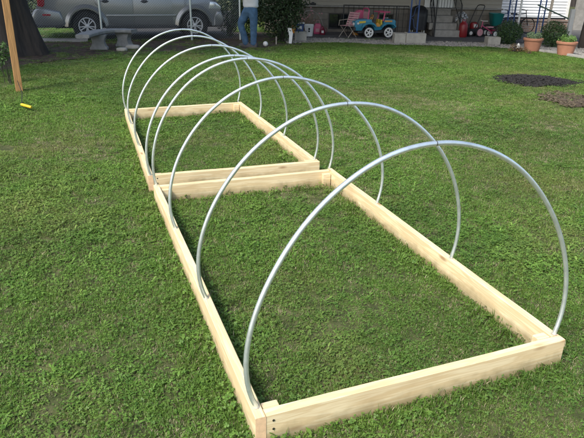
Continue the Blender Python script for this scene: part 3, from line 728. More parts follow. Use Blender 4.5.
def bleg(x, yb, rz):
    m = MB(); prof = [(.20, 0), (.20, .05), (.165, .08), (.135, .16), (.14, .22), (.175, .29), (.19, .334)]
    for (w0, z0), (w1, z1) in zip(prof, prof[1:]):
        vs = [m.bm.verts.new((sx*w*1.0, sy*.09, z)) for (w, z) in ((w0, z0), (w1, z1)) for sx, sy in ((-1, -1), (1, -1), (1, 1), (-1, 1))]
        for k in range(4): m.bm.faces.new((vs[k], vs[(k+1) % 4], vs[4+(k+1) % 4], vs[4+k]))
        if z0 == 0: m.bm.faces.new(vs[:4])
        if z1 == .334: m.bm.faces.new(vs[4:])
    bmesh.ops.remove_doubles(m.bm, verts=m.bm.verts, dist=.001)
    o = m.build('leg', M['stone'], br); o.location = (x, yb, 0); o.rotation_euler = (0, 0, rz)
bleg(cl[2].x+.06, cl[2].y, .1); bleg(cl[5].x, cl[5].y+.02, -.3)
def rock(label, p, size, seed, m='concrete_lt', name='stone', cat='stone', grp='loose stones by the bench', rz=0):
    rng = random.Random(seed); bm = bmesh.new(); bmesh.ops.create_icosphere(bm, subdivisions=3, radius=1)
    for v in bm.verts:
        q = v.co.copy(); q = Vector([math.copysign(abs(c)**.6, c) for c in q]); k = 1+.12*noise.noise(q*1.5+Vector((seed, 0, 0)))
        v.co = Vector((q.x*size[0]*k, q.y*size[1]*k, q.z*size[2]*k+size[2]*.8))
    mb = MB(); mb.bm.free(); mb.bm = bm
    o = mb.build(name, M[m], smooth=True, angle=180); o.location = (p.x, p.y, 0); o.rotation_euler = (0, 0, rz); tag(o, label, cat, grp); return o
p = gp(122, 51); rock('flatter pale stone nearest the bench leg', p, (.13, .09, .045), 3)
p = gp(133, 49); rock('larger pale oblong stone right of the flat one, behind the bench', p, (.165, .10, .055), 5, rz=.1)

# ------------------------------------------------------------------ chain link fence
fa = gp(24, 42.6); fb = gp(192, 40.4); fdir = (fb-fa).normalized(); fc = fb+fdir*1.35
root = thing('chain_link_fence', 'galvanised chain link fence in front of the silver car', 'fence', fa)
FH = 1.25
for q in (gp(24, 42.6), gp(103, 41.4), gp(192, 40.4), fc):
    MB().tube([q-fa, q-fa+Vector((0, 0, FH+.05))], .028, 10).lathe([(.034, FH+.05), (.03, FH+.08), (.001, FH+.1)], 10, c=(q.x-fa.x, q.y-fa.y, 0)).build('post', M['galv'], root, smooth=True)
MB().tube([Vector((0, 0, FH)), fc-fa+Vector((0, 0, FH))], .018, 8).build('top_rail', M['galv'], root, smooth=True)
Lf = (fc-fa).length; mb = MB(); st = .062; off = Vector((fdir.y, -fdir.x, 0))*.03
for sg in (1, -1):
    s = -FH
    while s < Lf+FH:
        s += st
        a0, z0, a1, z1 = (s, 0.03, s+(FH-.03), FH) if sg > 0 else (s, FH, s+(FH-.03), .03)
        # clip to 0..Lf
        if a1 <= 0 or a0 >= Lf: continue
        def lerp(a): return z0+(z1-z0)*(a-a0)/(a1-a0)
        c0, c1 = max(a0, 0), min(a1, Lf)
        mb.tube([fdir*c0+off+Vector((0, 0, lerp(c0))), fdir*c1+off+Vector((0, 0, lerp(c1)))], .0009, 3, caps=False)
mb.build('wire_mesh', M['galv'], root)

# ------------------------------------------------------------------ car
rw = gp(89, 40.9); fw_ = gp(196, 39.2)
cdir = (fw_-rw); WB = cdir.length; ca = math.atan2(cdir.y, cdir.x)
car = thing('parked_car', 'silver grey sport utility car parked behind the chain link fence', 'car', rw, ca)
WR = .365
AR = .475
def arch(cx, r=AR, z=WR, n=14, lo=.34):
    a0 = math.asin((lo-z)/r) if lo < z+r else 0
    return [(cx-r*math.cos(a0+(PI-2*a0)*k/n), z+r*math.sin(a0+(PI-2*a0)*k/n)) for k in range(n+1)]
W0, W1 = 0.0, 1.82
out = [(-1.20, .48), (-1.22, .66), (-1.20, .74), (-1.14, .80), (-1.12, 1.02), (-1.06, 1.12), (2.4, 1.14), (3.15, 1.10), (WB+.62, 1.0), (WB+.72, .88), (WB+.78, .62), (WB+.76, .45), (WB+.66, .36)]
poly = out+arch(WB, lo=.36)[::-1]+[(WB-.55, .32), (.55, .32)]+arch(0, lo=.36)[::-1]+[(-.6, .38), (-1.08, .40)]
MB().prism(poly, 0.02, W1-.02, bev=.045, seg=3).build('body', M['paint'], car, smooth=True)
# inner fill so that nothing shows through the wheel wells
MB().box((WB/2, W1/2, .55), (WB+1.6, 1.2, .5)).build('underbody', M['plastic'], car)
# cabin
cab = [(-1.10, 1.05), (-1.02, 1.30), (-.72, 1.74), (-.45, 1.80), (1.55, 1.81), (1.85, 1.74), (2.62, 1.16), (2.62, 1.05)]
mbc = MB(); A_ = []; 
for y, ins in ((.05, 0), (W1-.05, 0)):
    pass
vA = [mbc.bm.verts.new((x, .05+.20*max(0, (z-1.1))/.7, z)) for x, z in cab]; vB = [mbc.bm.verts.new((x, W1-.05-.20*max(0, (z-1.1))/.7, z)) for x, z in cab]
mbc.bm.faces.new(vA); mbc.bm.faces.new(vB[::-1])
for i in range(len(cab)): mbc.bm.faces.new((vA[i], vB[i], vB[(i+1) % len(cab)], vA[(i+1) % len(cab)]))
bmesh.ops.bevel(mbc.bm, geom=mbc.bm.edges[:], offset=.03, segments=2, affect='EDGES')
mbc.build('cabin', M['paint'], car, smooth=True)
def winpane(poly, side):
    m = MB(); vs = []
    for x, z in poly:
        yy = .05+.20*max(0, (z-1.1))/.7-.006
        vs.append(m.bm.verts.new((x, yy if side == 0 else W1-yy, z)))
    f = m.bm.faces.new(vs); r = bmesh.ops.extrude_face_region(m.bm, geom=[f])
    for v in r['geom']:
        if isinstance(v, bmesh.types.BMVert): v.co.y += .02 if side == 0 else -.02
    m.build('side_window', M['glass'], car)
for side in (0, 1):
    winpane([(-.92, 1.22), (-.62, 1.66), (-.05, 1.70), (-.05, 1.2)], side); winpane([(.05, 1.2), (.05, 1.70), (.95, 1.72), (.95, 1.18)], side); winpane([(1.05, 1.18), (1.05, 1.72), (1.62, 1.69), (2.30, 1.18)], side)
MB().box((2.25, W1/2, 1.46), (.02, 1.35, .66), mtx=None).build('windscreen', M['glass'], car)
bpy.data.objects['windscreen'].rotation_euler = (0, 0, 0)
ws = bpy.data.objects['windscreen']; ws.data.transform(Matrix.Translation((2.27, W1/2, 1.44)) @ Matrix.Rotation(-math.radians(52), 4, 'Y') @ Matrix.Translation((-2.25, -W1/2, -1.46)))
# doors: slightly proud panels, seams between them
def door(poly, name='door'):
    d = MB().prism(poly, -.004, .03, bev=.006, seg=2).build(name, M['paint'], car, smooth=True); return d
d1 = door([(.50, .66), (.62, .42), (1.20, .40), (1.20, 1.08), (.22, 1.08), (.26, .92), (.40, .80)])
d2 = door([(1.215, .40), (WB-.60, .40), (WB-.62, 1.08), (1.215, 1.08)])
for d, x in ((d1, .42), (d2, 1.42)):
    MB().tube([(x, -.004, .985), (x+.02, -.045, .99), (x+.16, -.045, .99), (x+.18, -.004, .985)], .012, 8).build('handle', M['plastic'], d, smooth=True)
    MB().lathe([(.05, 0), (.055, .003), (.001, .003)], 16, mtx=Matrix.Translation((x+.09, -.002, .985)) @ Matrix.Diagonal((1.5, 1, .8, 1)) @ Matrix.Rotation(PI/2, 4, 'X')).build('handle_cup', M['plastic'], d)
MB().prism([(.50, .60), (WB-.52, .60), (WB-.52, .655), (.50, .655)], -.016, .03, bev=.008).build('side_moulding', M['paint'], car, smooth=True)
MB().prism([(.46, .30), (WB-.46, .30), (WB-.50, .385), (.50, .385)], -.012, .05, bev=.01).build('sill', M['plastic'], car)
# wheel arch flares
for cx in (0, WB):
    o_ = arch(cx, AR+.075, lo=.36); i_ = arch(cx, AR-.01, lo=.36)
    m = MB(); 
    for (a, b), (c, d) in zip(zip(o_, o_[1:]), zip(i_, i_[1:])):
        vs = [m.bm.verts.new(v) for v in ((a[0], .016, a[1]), (b[0], .016, b[1]), (d[0], -.028, d[1]), (c[0], -.028, c[1]))]
        m.bm.faces.new(vs)
        vs = [m.bm.verts.new(v) for v in ((c[0], -.028, c[1]), (d[0], -.028, d[1]), (d[0], .12, d[1]), (c[0], .12, c[1]))]
        m.bm.faces.new(vs)
    bmesh.ops.remove_doubles(m.bm, verts=m.bm.verts, dist=.0005)
    m.build('wheel_arch', M['paint'], car, smooth=True, angle=60)
MB().prism([(-1.30, .46), (-1.31, .62), (-1.24, .76), (-1.16, .80), (-.95, .80), (-.62, .74), (-.52, .42), (-.66, .38), (-1.2, .40)], -.022, W1+.022, bev=.045, seg=3).build('rear_bumper', M['paint'], car, smooth=True)
MB().prism([(-1.27, .37), (-1.22, .34), (-.62, .34), (-.60, .39), (-1.25, .42)], -.01, W1+.01, bev=.01).build('bumper_trim', M['plastic'], car)
MB().prism([(WB+.80, .60), (WB+.81, .46), (WB+.72, .34), (WB+.50, .34), (WB+.55, .60), (WB+.6, .74), (WB+.74, .74)], -.022, W1+.022, bev=.045, seg=3).build('front_bumper', M['paint'], car, smooth=True)
MB().prism([(-1.14, .86), (-1.13, 1.10), (-1.06, 1.32), (-.94, 1.30), (-.97, .90), (-1.02, .84)], -.008, .12, bev=.01).build('tail_light', M['redlens'], car, smooth=True)
MB().prism([(-1.14, .86), (-1.13, 1.10), (-1.06, 1.32), (-.94, 1.30), (-.97, .90), (-1.02, .84)], W1-.12, W1+.008, bev=.01).build('tail_light', M['redlens'], car, smooth=True)
MB().prism([(-1.05, .63), (-1.05, .675), (-.86, .675), (-.86, .63)], -.030, 0.0, bev=.004).build('reflector', M['redlens'], car)
for y0, y1 in ((-.012, .26), (W1-.26, W1+.012)):
    MB().prism([(WB+.40, .80), (WB+.43, .98), (WB+.60, .965), (WB+.73, .86), (WB+.735, .80)], y0, y1, bev=.012).build('headlight', M['clear'], car, smooth=True)
MB().box((WB+.755, W1/2, .68), (.04, 1.2, .14)).build('grille', M['plastic'], car)
def wheel(cx, cy, sgn):
    root = bpy.data.objects.new('wheel', None); COL.objects.link(root); root.parent = car; root.location = (cx, cy, WR)
    mt = Matrix.Rotation(PI/2*sgn, 4, 'X')
    MB().lathe([(.215, -.10), (.30, -.118), (.35, -.10), (WR, -.06), (WR, .06), (.35, .10), (.30, .118), (.215, .10)], 36, mtx=mt, caps=False).build('tyre', M['tyre'], root, smooth=True)
    m = MB(); m.lathe([(.215, -.10), (.222, .10), (.205, .105), (.19, .08), (.185, -.05), (.05, -.03), (.0001, -.03)], 36, mtx=mt)
    for k in range(10):
        a = 2*PI*k/10+(.11 if k % 2 else -.11)
        m.box((.125, 0, .078), (.14, .026, .03), mtx=mt @ Matrix.Rotation(a, 4, 'Z'))
    m.lathe([(.055, .04), (.055, .095), (.04, .105), (.0001, .105)], 18, mtx=mt)
    m.build('rim', M['rim'], root, smooth=True)
    MB().lathe([(.18, .0), (.18, .012), (.0001, .012)], 24, mtx=mt @ Matrix.Translation((0, 0, -.02))).build('brake_disc', M['plastic'], root)
for cx in (0, WB): wheel(cx, .14, 1); wheel(cx, W1-.14, -1)

# ------------------------------------------------------------------ person
def skin_mesh(name, verts, edges, mats, parent, sub=2, root_i=0):
    me = bpy.data.meshes.new(name); me.from_pydata([v[0] for v in verts], edges, [])
    o = bpy.data.objects.new(name, me); COL.objects.link(o); me.materials.append(mats)
    md = o.modifiers.new('skin', 'SKIN'); md.use_smooth_shade = True
    sv = me.skin_vertices[0].data
    for i, v in enumerate(verts):
        r = v[1]; sv[i].radius = (r, r) if not isinstance(r, tuple) else r
        sv[i].use_root = (i == root_i)
    s = o.modifiers.new('sub', 'SUBSURF'); s.levels = sub; s.render_levels = sub
    o.parent = parent; return o
def add_person():
    g0 = gp(248.5, 47.2)
    P = thing('person', 'man in a white t-shirt and blue jeans standing beside the dark shrub', 'person', (g0.x, g0.y, 0), 0)
    k = 1.0
    # faces the far left; near leg straight, other leg bent forward
    hipc = Vector((.06, 0, .94))
    f = Vector((-.78, .42, 0)).normalized(); s = Vector((f.y, -f.x, 0))      # s: his right -> towards camera side flips below
    J = {}
    J['pel'] = hipc; J['wst'] = hipc+Vector((.0, 0, .17)); J['chest'] = hipc+Vector((-.01, 0, .36)); J['neck'] = hipc+f*.02+Vector((0, 0, .53)); J['nk2'] = hipc+f*.04+Vector((0, 0, .61)); J['head'] = hipc+f*.06+Vector((0, 0, .71)); J['top'] = hipc+f*.055+Vector((0, 0, .80))
    hipR = hipc+Vector((.075, -.05, -.06)); hipL = hipc+Vector((-.09, .03, -.06))
    kR = Vector((.135, -.02, .50)); aR = Vector((.13, .0, .09)); kL = Vector((-.205, .08, .53)); aL = Vector((-.06, .12, .09))
    tR = aR+f*.15+Vector((0, 0, -.055)); tL = aL+f*.15+Vector((0, 0, -.055)); hR = aR-f*.05+Vector((0, 0, -.05)); hL = aL-f*.05+Vector((0, 0, -.05))
    sR = hipc+s*-.19+Vector((0, 0, .47)); sL = hipc+s*.19+Vector((0, 0, .47))
    eR = sR+f*.10+Vector((0, 0, -.26)); eL = sL+f*.10+Vector((0, 0, -.26)); wR_ = eR+f*.22+s*.05+Vector((0, 0, .06)); wL_ = eL+f*.22-s*.05+Vector((0, 0, .06))
    V = []; E = []; idx = {}
    def v(n, p, r): idx[n] = len(V); V.append((tuple(p), r)); return idx[n]
    def e(a, b): E.append((idx[a], idx[b]))
    v('pel', J['pel'], .13); v('wst', J['wst'], (.135, .11)); v('chest', J['chest'], (.165, .12)); v('neck', J['neck'], .07); v('nk2', J['nk2'], .055); v('head', J['head'], (.082, .095)); v('top', J['top'], .07)
    for a, b in (('pel', 'wst'), ('wst', 'chest'), ('chest', 'neck'), ('neck', 'nk2'), ('nk2', 'head'), ('head', 'top')): e(a, b)
    v('nose', J['head']+f*.105+Vector((0, 0, -.01)), .014); e('head', 'nose')
    for nm, sh, el, wr, sg in (('R', sR, eR, wR_, 1), ('L', sL, eL, wL_, -1)):
        v('s'+nm, sh, .06); v('e'+nm, el, .042); v('w'+nm, wr, .028); v('h'+nm, wr+f*.07, .036); e('chest', 's'+nm); e('s'+nm, 'e'+nm); e('e'+nm, 'w'+nm); e('w'+nm, 'h'+nm)
        for q in range(4):
            d = Vector((0, 0, (1.5-q)*.021)); b0 = wr+f*.10+d; v('f%s%d' % (nm, q), b0, .009); v('g%s%d' % (nm, q), b0+f*(.035-.004*abs(q-1))+s*.012*sg, .008); v('t%s%d' % (nm, q), b0+f*.045+s*.035*sg, .007)
            e('h'+nm, 'f%s%d' % (nm, q)); e('f%s%d' % (nm, q), 'g%s%d' % (nm, q)); e('g%s%d' % (nm, q), 't%s%d' % (nm, q))
        v('th1'+nm, wr+f*.06+Vector((0, 0, .04)), .011); v('th2'+nm, wr+f*.085+Vector((0, 0, .055))+s*.02*sg, .009); e('h'+nm, 'th1'+nm); e('th1'+nm, 'th2'+nm)
    for nm, hp, kn, an, to, hl_ in (('r', hipR, kR, aR, tR, hR), ('l', hipL, kL, aL, tL, hL)):
        v('hip'+nm, hp, .088); v('kn'+nm, kn, .058); v('ca'+nm, kn.lerp(an, .4), .055); v('an'+nm, an, .036); v('to'+nm, to, .03); e('pel', 'hip'+nm); e('hip'+nm, 'kn'+nm); e('kn'+nm, 'ca'+nm); e('ca'+nm, 'an'+nm); e('an'+nm, 'to'+nm)
    body = skin_mesh('body', V, E, M['skin'], P)
    # eyes, mouth, ears
    for sg in (-1, 1):
        MB().lathe([(.0001, -.011), (.008, -.007), (.011, 0), (.008, .007), (.0001, .011)], 12).build('eye', M['white'], body, smooth=True, loc=J['head']+f*.083+s*.032*sg+Vector((0, 0, .012)))
        MB().lathe([(.0001, -.03), (.014, -.02), (.018, .0), (.012, .022), (.0001, .03)], 10).build('ear', M['skin'], body, smooth=True, loc=J['head']+s*.082*sg-f*.005)
    MB().box((0, 0, 0), (.012, .045, .008), bev=.003).build('mouth', M['pinkpale'], body, loc=J['head']+f*.088+Vector((0, 0, -.048)), rz=math.atan2(f.y, f.x))
    hb = bmesh.new(); bmesh.ops.create_icosphere(hb, subdivisions=3, radius=1)
    for q in hb.verts:
        q.co = Vector((q.co.x*.108, q.co.y*.098, q.co.z*.105))
    bmesh.ops.delete(hb, geom=[q for q in hb.verts if q.co.x > .035 and q.co.z < .045 or q.co.z < -.06], context='VERTS')
    m = MB(); m.bm.free(); m.bm = hb; m.build('hair', M['hair'], body, smooth=True, angle=180, loc=J['head']+Vector((0, 0, .03))-f*.008, rz=math.atan2(f.y, f.x))
    # jeans: loose tapered legs
    V2_ = []; E2 = []; id2 = {}
    def v2(n, p, r): id2[n] = len(V2_); V2_.append((tuple(p), r))
    v2('p', hipc+Vector((0, 0, -.01)), (.185, .15)); v2('w', hipc+Vector((0, 0, .10)), (.178, .145)); E2.append((0, 1))
    for nm, hp, kn, an in (('r', hipR, kR, aR), ('l', hipL, kL, aL)):
        v2('h'+nm, hp+Vector((0, 0, -.08)), .118); v2('m'+nm, hp.lerp(kn, .6), .110); v2('k'+nm, kn, .094); v2('c'+nm, kn.lerp(an, .5), .086); v2('x'+nm, kn.lerp(an, .86)-Vector((0, 0, .0)), .084); v2('a'+nm, an+Vector((0, 0, -.07)), .094)
        for a, b in ((0, id2['h'+nm]), (id2['h'+nm], id2['m'+nm]), (id2['m'+nm], id2['k'+nm]), (id2['k'+nm], id2['c'+nm]), (id2['c'+nm], id2['x'+nm]), (id2['x'+nm], id2['a'+nm])): E2.append((a, b))
    j = skin_mesh('jeans', V2_, E2, M['jeans'], P)
    tx = bpy.data.textures.new('folds', 'CLOUDS'); tx.noise_scale = .09
    dm = j.modifiers.new('folds', 'DISPLACE'); dm.texture = tx; dm.strength = .035; dm.mid_level = .5; dm.texture_coords = 'LOCAL'
    V3 = [(tuple(hipc+Vector((.01, 0, -.03))), (.20, .165)), (tuple(hipc+Vector((.01, 0, .06))), (.21, .17)), (tuple(J['wst']), (.205, .165)), (tuple(J['chest']), (.21, .155)), (tuple(J['neck']+Vector((0, 0, -.02))), (.085, .08)), (tuple(sR), .082), (tuple(sR.lerp(eR, .6)), .075), (tuple(sL), .082), (tuple(sL.lerp(eL, .6)), .075)]
    t = skin_mesh('tshirt', V3, [(0, 1), (1, 2), (2, 3), (3, 4), (3, 5), (5, 6), (3, 7), (7, 8)], M['shirt'], P)
    dm = t.modifiers.new('folds', 'DISPLACE'); dm.texture = tx; dm.strength = .03; dm.texture_coords = 'LOCAL'
    for an in (aR, aL):
        m = MB(); b = m.bm
        prof = [(-.10, .042, .10), (-.05, .052, .13), (.03, .052, .12), (.10, .054, .085), (.17, .050, .07), (.215, .03, .045)]
        rg = []
        for x, w, h in prof: rg.append([b.verts.new(q) for q in ((x, -w, 0), (x, -w, h*.5), (x, -w*.6, h), (x, w*.6, h), (x, w, h*.5), (x, w, 0))])
        for A, B in zip(rg, rg[1:]):
            for q in range(6): b.faces.new((A[q], A[(q+1) % 6], B[(q+1) % 6], B[q]))
        b.faces.new(rg[0]); b.faces.new(rg[-1][::-1])
        o = m.build('shoe', M['shoe'], P, smooth=True, angle=60); o.location = (an.x, an.y, 0.0); o.rotation_euler = (0, 0, math.atan2(f.y, f.x)+.1)
add_person()
p = gp(265.5, 46.5)
bm = bmesh.new(); bmesh.ops.create_uvsphere(bm, u_segments=24, v_segments=16, radius=.065); mb = MB(); mb.bm.free(); mb.bm = bm
tag(mb.build('ball', M['white_pl'], smooth=True, angle=180, loc=(p.x, p.y, .065)), 'small white ball on the soil between the man and the shrub', 'ball')

# ------------------------------------------------------------------ house
HX0 = -1.0
zl = py_(340, 7, YW)[1]          # ledge height
house = thing('house', 'beige sided house on a painted block base with a covered patio', 'house', (0, YW, 0))
WINX = [(py_(328.5, 20, YW)[0], py_(354, 20, YW)[0]), (py_(379, 20, YW)[0], py_(393, 20, YW)[0])]
wz0, wz1 = py_(340, 29.3, YW)[1], py_(340, 13.4, YW)[1]
# block base built as pieces around the window openings
m = MB(); T = .2
xsb = [HX0]+[v for w in WINX for v in w]+[HX1]
for i in range(0, len(xsb), 2): m.box(((xsb[i]+xsb[i+1])/2, T/2, zl/2), (xsb[i+1]-xsb[i], T, zl))
for a, b in WINX:
    m.box(((a+b)/2, T/2, wz0/2), (b-a, T, wz0)); m.box(((a+b)/2, T/2, (wz1+zl)/2), (b-a, T, zl-wz1))
m.build('base_wall', M['block'], house)
for i, (a, b) in enumerate(WINX):
    w = MB(); wd = .035
    for c, s in ((((a+b)/2, .07, wz0+wd/2), (b-a, .06, wd)), (((a+b)/2, .07, wz1-wd/2), (b-a, .06, wd)), ((a+wd/2, .07, (wz0+wz1)/2), (wd, .06, wz1-wz0-2*wd)), ((b-wd/2, .07, (wz0+wz1)/2), (wd, .06, wz1-wz0-2*wd)), (((a+b)/2, .07, (wz0+wz1)/2), (wd*.7, .05, wz1-wz0-2*wd))): w.box(c, s)
    win = w.build('window', M['dark'], house)
    MB().box(((a+b)/2, .085, (wz0+wz1)/2), (b-a-.02, .008, wz1-wz0-.02)).build('pane', M['glass'], win)
a = py_(384.3, 20, YW)[0]; b = py_(388.8, 20, YW)[0]
MB().box(((a+b)/2, .066, (wz0+wz1)/2+.02), (b-a, .012, .26)).build('window_card', M['curtain'], house)
MB().box(((HX0+HX1)/2, -.04, zl+.02), (HX1-HX0+.04, .12, .045), bev=.004).build('ledge', M['concrete'], house)
m = MB(); z = zl+.045; 
while z < 2.75:
    m.prism([(0, 0), (1, 0), (1, .115), (0, .115)], 0, 1)
    vs = m.bm.verts[:] if False else list(m.bm.verts)[-8:]
    for v in vs:
        x, y, zz = v.co; v.co = (HX0 if x < .5 else HX1, (.035 if zz > .05 else .018) if y < .5 else T, z+zz)
    z += .115
m.build('siding', M['siding'], house)
MB().box(((HX0+HX1)/2, 3.2+T, 1.4), (HX1-HX0, 6.0, 2.8)).build('walls', M['siding'], house)
# roof with an overhang that covers the patio
PORY = gp(413, 43).y-YW-.1
m = MB(); rx0, rx1 = HX0-.4, HX1+.05
m.prism([(PORY-.3, 2.42), (3.2, 4.3), (6.6, 2.75), (6.6, 2.87), (3.2, 4.44), (PORY-.3, 2.56)], rx0, rx1, mtx=Matrix(((0, 1, 0, 0), (1, 0, 0, 0), (0, 0, 1, 0), (0, 0, 0, 1))))
m.build('roof', M['roof'], house)
MB().box(((rx0+rx1)/2, PORY-.33, 2.46), (rx1-rx0, .03, .2)).build('gutter', M['white'], house)
MB().box(((rx0+rx1)/2, PORY/2-.05, 2.40), (rx1-rx0-.1, -PORY-.0, .02)).build('soffit', M['white'], house)
# upper floor window and door above the steps
sx0 = py_(436, 10, YW)[0]; sx1 = py_(450, 10, YW)[0]
dr = MB().box(((sx0+sx1)/2-.15, -.01, zl+1.0), (.92, .05, 1.95), bev=.005).build('door', M['white'], house)
MB().box(((sx0+sx1)/2-.15, -.045, zl+1.4), (.6, .01, .7)).build('pane', M['glass'], dr)
MB().tube([((sx0+sx1)/2+.22, -.03, zl+1.0), ((sx0+sx1)/2+.22, -.08, zl+1.0)], .025, 10).build('handle', M['rim'], dr)
for xx in (1.2, 2.9):
    w = MB().box((xx, -.0, 1.75), (1.0, .06, .9), bev=.004).build('window', M['white'], house)
    MB().box((xx, -.034, 1.75), (.84, .01, .74)).build('pane', M['glass'], w)
a, z0 = py_(424, 7, YW); b, z1 = py_(433, 0, YW)
v = MB().box(((a+b)/2, .008, (z0+.06+z0+.36)/2), (b-a, .05, .30)).build('window', M['dark'], house)
# dark things on the ledge
for i, (x0, x1, y0, y1) in enumerate(((299, 303, 4.2, 6.6), (304.5, 309.5, 5.3, 6.7), (310, 316, 3.6, 6.6))):
    a, za = py_(x0, y1, YW-.06); b, zb = py_(x1, y0, YW-.06); zt = zl+.043
    hgt = max(.03, zb-za)
    o = MB().box((0, 0, hgt*.35), (b-a, .07, hgt*.7), bev=.012).box((.0, 0, hgt*.8), ((b-a)*.45, .05, hgt*.35), bev=.01).build('tool', M['dark'], loc=((a+b)/2, YW-.045, zt))
    tag(o, ['small dark tool on the house ledge, leftmost of three', 'low flat dark tool in the middle of the three on the ledge', 'larger dark tool on the house ledge, rightmost of three'][i], 'tool', 'dark tools lying on the house ledge')

# steps
SB = gp(447, 38.2); sY = SB.y
steps = thing('concrete_steps', 'grey concrete steps up to the house door', 'steps', (0, 0, 0))
lv = [(434, 460.5, 31.6, 38.0), (429, 456.5, 25, 31.4), (426, 452.5, 18.6, 25), (424, 450.5, 12.6, 18.6)]
yy = sY; zt = 0
rise = zl/4.
for i, (x0, x1, ya, yb) in enumerate(lv):
    a = py_(x0, (ya+yb)/2, yy)[0]; b = py_(x1, (ya+yb)/2, yy)[0]
    MB().box(((a+b)/2, (yy+YW-.1)/2, (i+.5)*rise+.017), (b-a, YW-.1-yy, rise-.002 if i else rise+.03), bev=.008).build('step', M['concrete'], steps)
    lastx = (a, b); ly = yy; yy += .30
# landing rails
def rail(label, pts, picks, h, ndiv, m='dark', r=.014, posts=()):
    """pts: top rail polyline; pickets drop by h"""
    o0 = Vector(pts[0]); o0.z = 0; root = thing('handrail', label, 'railing', o0, 0, 'black iron railings by the steps and patio')
    P = [Vector(p)-o0 for p in pts]
    MB().tube(P, r, 6).build('top_bar', M[m], root)
    MB().tube([p-Vector((0, 0, h)) for p in P], r*.8, 6).build('bottom_bar', M[m], root)
    for s in range(len(P)-1):
        for k in range(ndiv[s]+1):
            q = P[s].lerp(P[s+1], k/ndiv[s])
            MB().tube([q, q-Vector((0, 0, h))], r*.55, 5).build('picket', M[m], root)
    for q in posts:
        q = Vector(q)-o0; MB().box((q.x, q.y, q.z/2), (.035, .035, q.z), bev=.003).build('post', M[m], root)
a0, zA = py_(344, 5, 18.4); b0, zB = py_(397, 7.4, 18.4); c0 = py_(409, 8.2, 18.4)[0]
rail('black iron guard rail behind the toy jeep', [(a0, 18.4, zA), (c0, 18.4, zA)], 0, zA-.12, [13], posts=[(a0, 18.4, zA+.01), (b0, 18.4, zA+.01)])
x = py_(435.3, 20, sY+.02)[0]; zb = rise*1
x2 = py_(421, 1, sY+.9)[0]
rail('black iron handrail on the left side of the concrete steps', [(x, sY-.02, rise+.22), (x, sY+.9, zl+.72), (x, YW-.25, zl+.86)], 0, .55, [7, 7], posts=[(x, sY-.02, rise+.9)])
xr = py_(459.5, 20, sY+.2)[0]
rail('black iron handrail on the right side of the concrete steps', [(xr, sY+.1, .95), (xr-.03, sY+.95, zl+.75), (xr-.1, YW-.25, zl+.86)], 0, .52, [7, 7], posts=[(xr, sY+.1, .95)])
# rail across the landing seen above the steps
rail('black iron railing along the top landing before the door', [(lastx[0]+.05, YW-.62, zl+.9), (lastx[1], YW-.62, zl+.9)], 0, .84, [9])

# piers, porch columns
def cblock(label, x0, x1, ya, yb, dep, nm='concrete_pier'):
    P = gp((x0+x1)/2, yb); a = py_(x0, yb, P.y)[0]; b = py_(x1, yb, P.y)[0]; zt = py_((x0+x1)/2, ya, P.y)[1]
    o = MB().box((0, 0, zt/2), (b-a, dep, zt), bev=.012).build(nm, M['concrete_lt'], loc=((a+b)/2, P.y+dep/2, 0)); tag(o, label, 'concrete block', 'concrete blocks along the patio edge'); return (a, b, P.y, zt)
A = cblock('left half of the pale concrete pier under the blue iron column', 394, 405.5, 33.6, 43.6, .4)
B = cblock('right half of the pale concrete pier under the blue iron column', 405.8, 425.5, 33.4, 44.0, .42)
C_ = cblock('small grey concrete block left of the first boxwood', 487.5, 500, 37.2, 45.4, .35)
D = cblock('grey concrete block under the blue and white tub beside the shrub', 294.5, 306.5, 31.6, 41.4, .35)
def ironcol(label, px0, px1, pyb, Y, zb, zt, m='blue', n=6):
    a = py_(px0, pyb, Y)[0]; b = py_(px1, pyb, Y)[0]
    root = thing('porch_column', label, 'column', ((a+b)/2, Y, zb), 0, 'iron columns holding up the porch roof'); h = zt-zb; w = (b-a)/2
    for sx in (-1, 1): MB().box((sx*w, 0, h/2), (.034, .034, h)).build('upright', M[m], root)
    mb = MB(); k = 0; z = .1
    while z < h-.3:
        s = 1 if k % 2 else -1; mb.tube([(-s*w, 0, z), (-s*w*.2, 0, z+.05), (s*w*.2, 0, z+.25), (s*w, 0, z+.3)], .007, 5); z += .3; k += 1
    mb.build('scrollwork', M[m], root)
    MB().box((0, 0, .006), (2*w+.08, .1, .012)).build('base_plate', M[m], root)
ironcol('blue iron column standing on the concrete pier left of the steps', 409, 416.6, 33, B[2]+.16, B[3], 2.41)
yc = gp(507, 42).y
m1 = gp(537.5, 37).y
ironcol('blue iron column between the first boxwood and the white pipe', 504.5, 510.5, 40, yc+.5, .035, 2.55)
ironcol('blue iron column behind the first terracotta pot', 534.6, 540.2, 38, m1+.3, .035, 2.55)
def pole(label, px, pyb, Y, top, r, m, name='pole', sq=False, lean=0.):
    x = py_(px, pyb, Y)[0]
    o = (MB().box((0, 0, top/2), (2*r, 2*r, top), bev=.004) if sq else MB().tube([(0, 0, 0), (0, 0, top)], r, 12)).build(name, M[m], smooth=not sq, loc=(x, Y, 0)); o.rotation_euler = (0, lean, 0)
    tag(o, label, 'post', 'slim posts at the edge of the patio'); return o
pole('white pipe post rising behind the first boxwood', 516.3, 36, yc+.6, 2.5, .028, 'white')
pole('greyed wooden post right of the second blue column', 545.2, 38, m1+.2, 2.5, .034, 'greywood', 'wooden_post', True, .02)
pole('white post at the corner of the white sided building', 568.4, 34, 17.2, .95, .055, 'white', 'white_post', True)
pole('white porch post behind the big dark shrub', 288.5, 38, gp(288, 39).y, 2.4, .05, 'white', 'white_post', True)
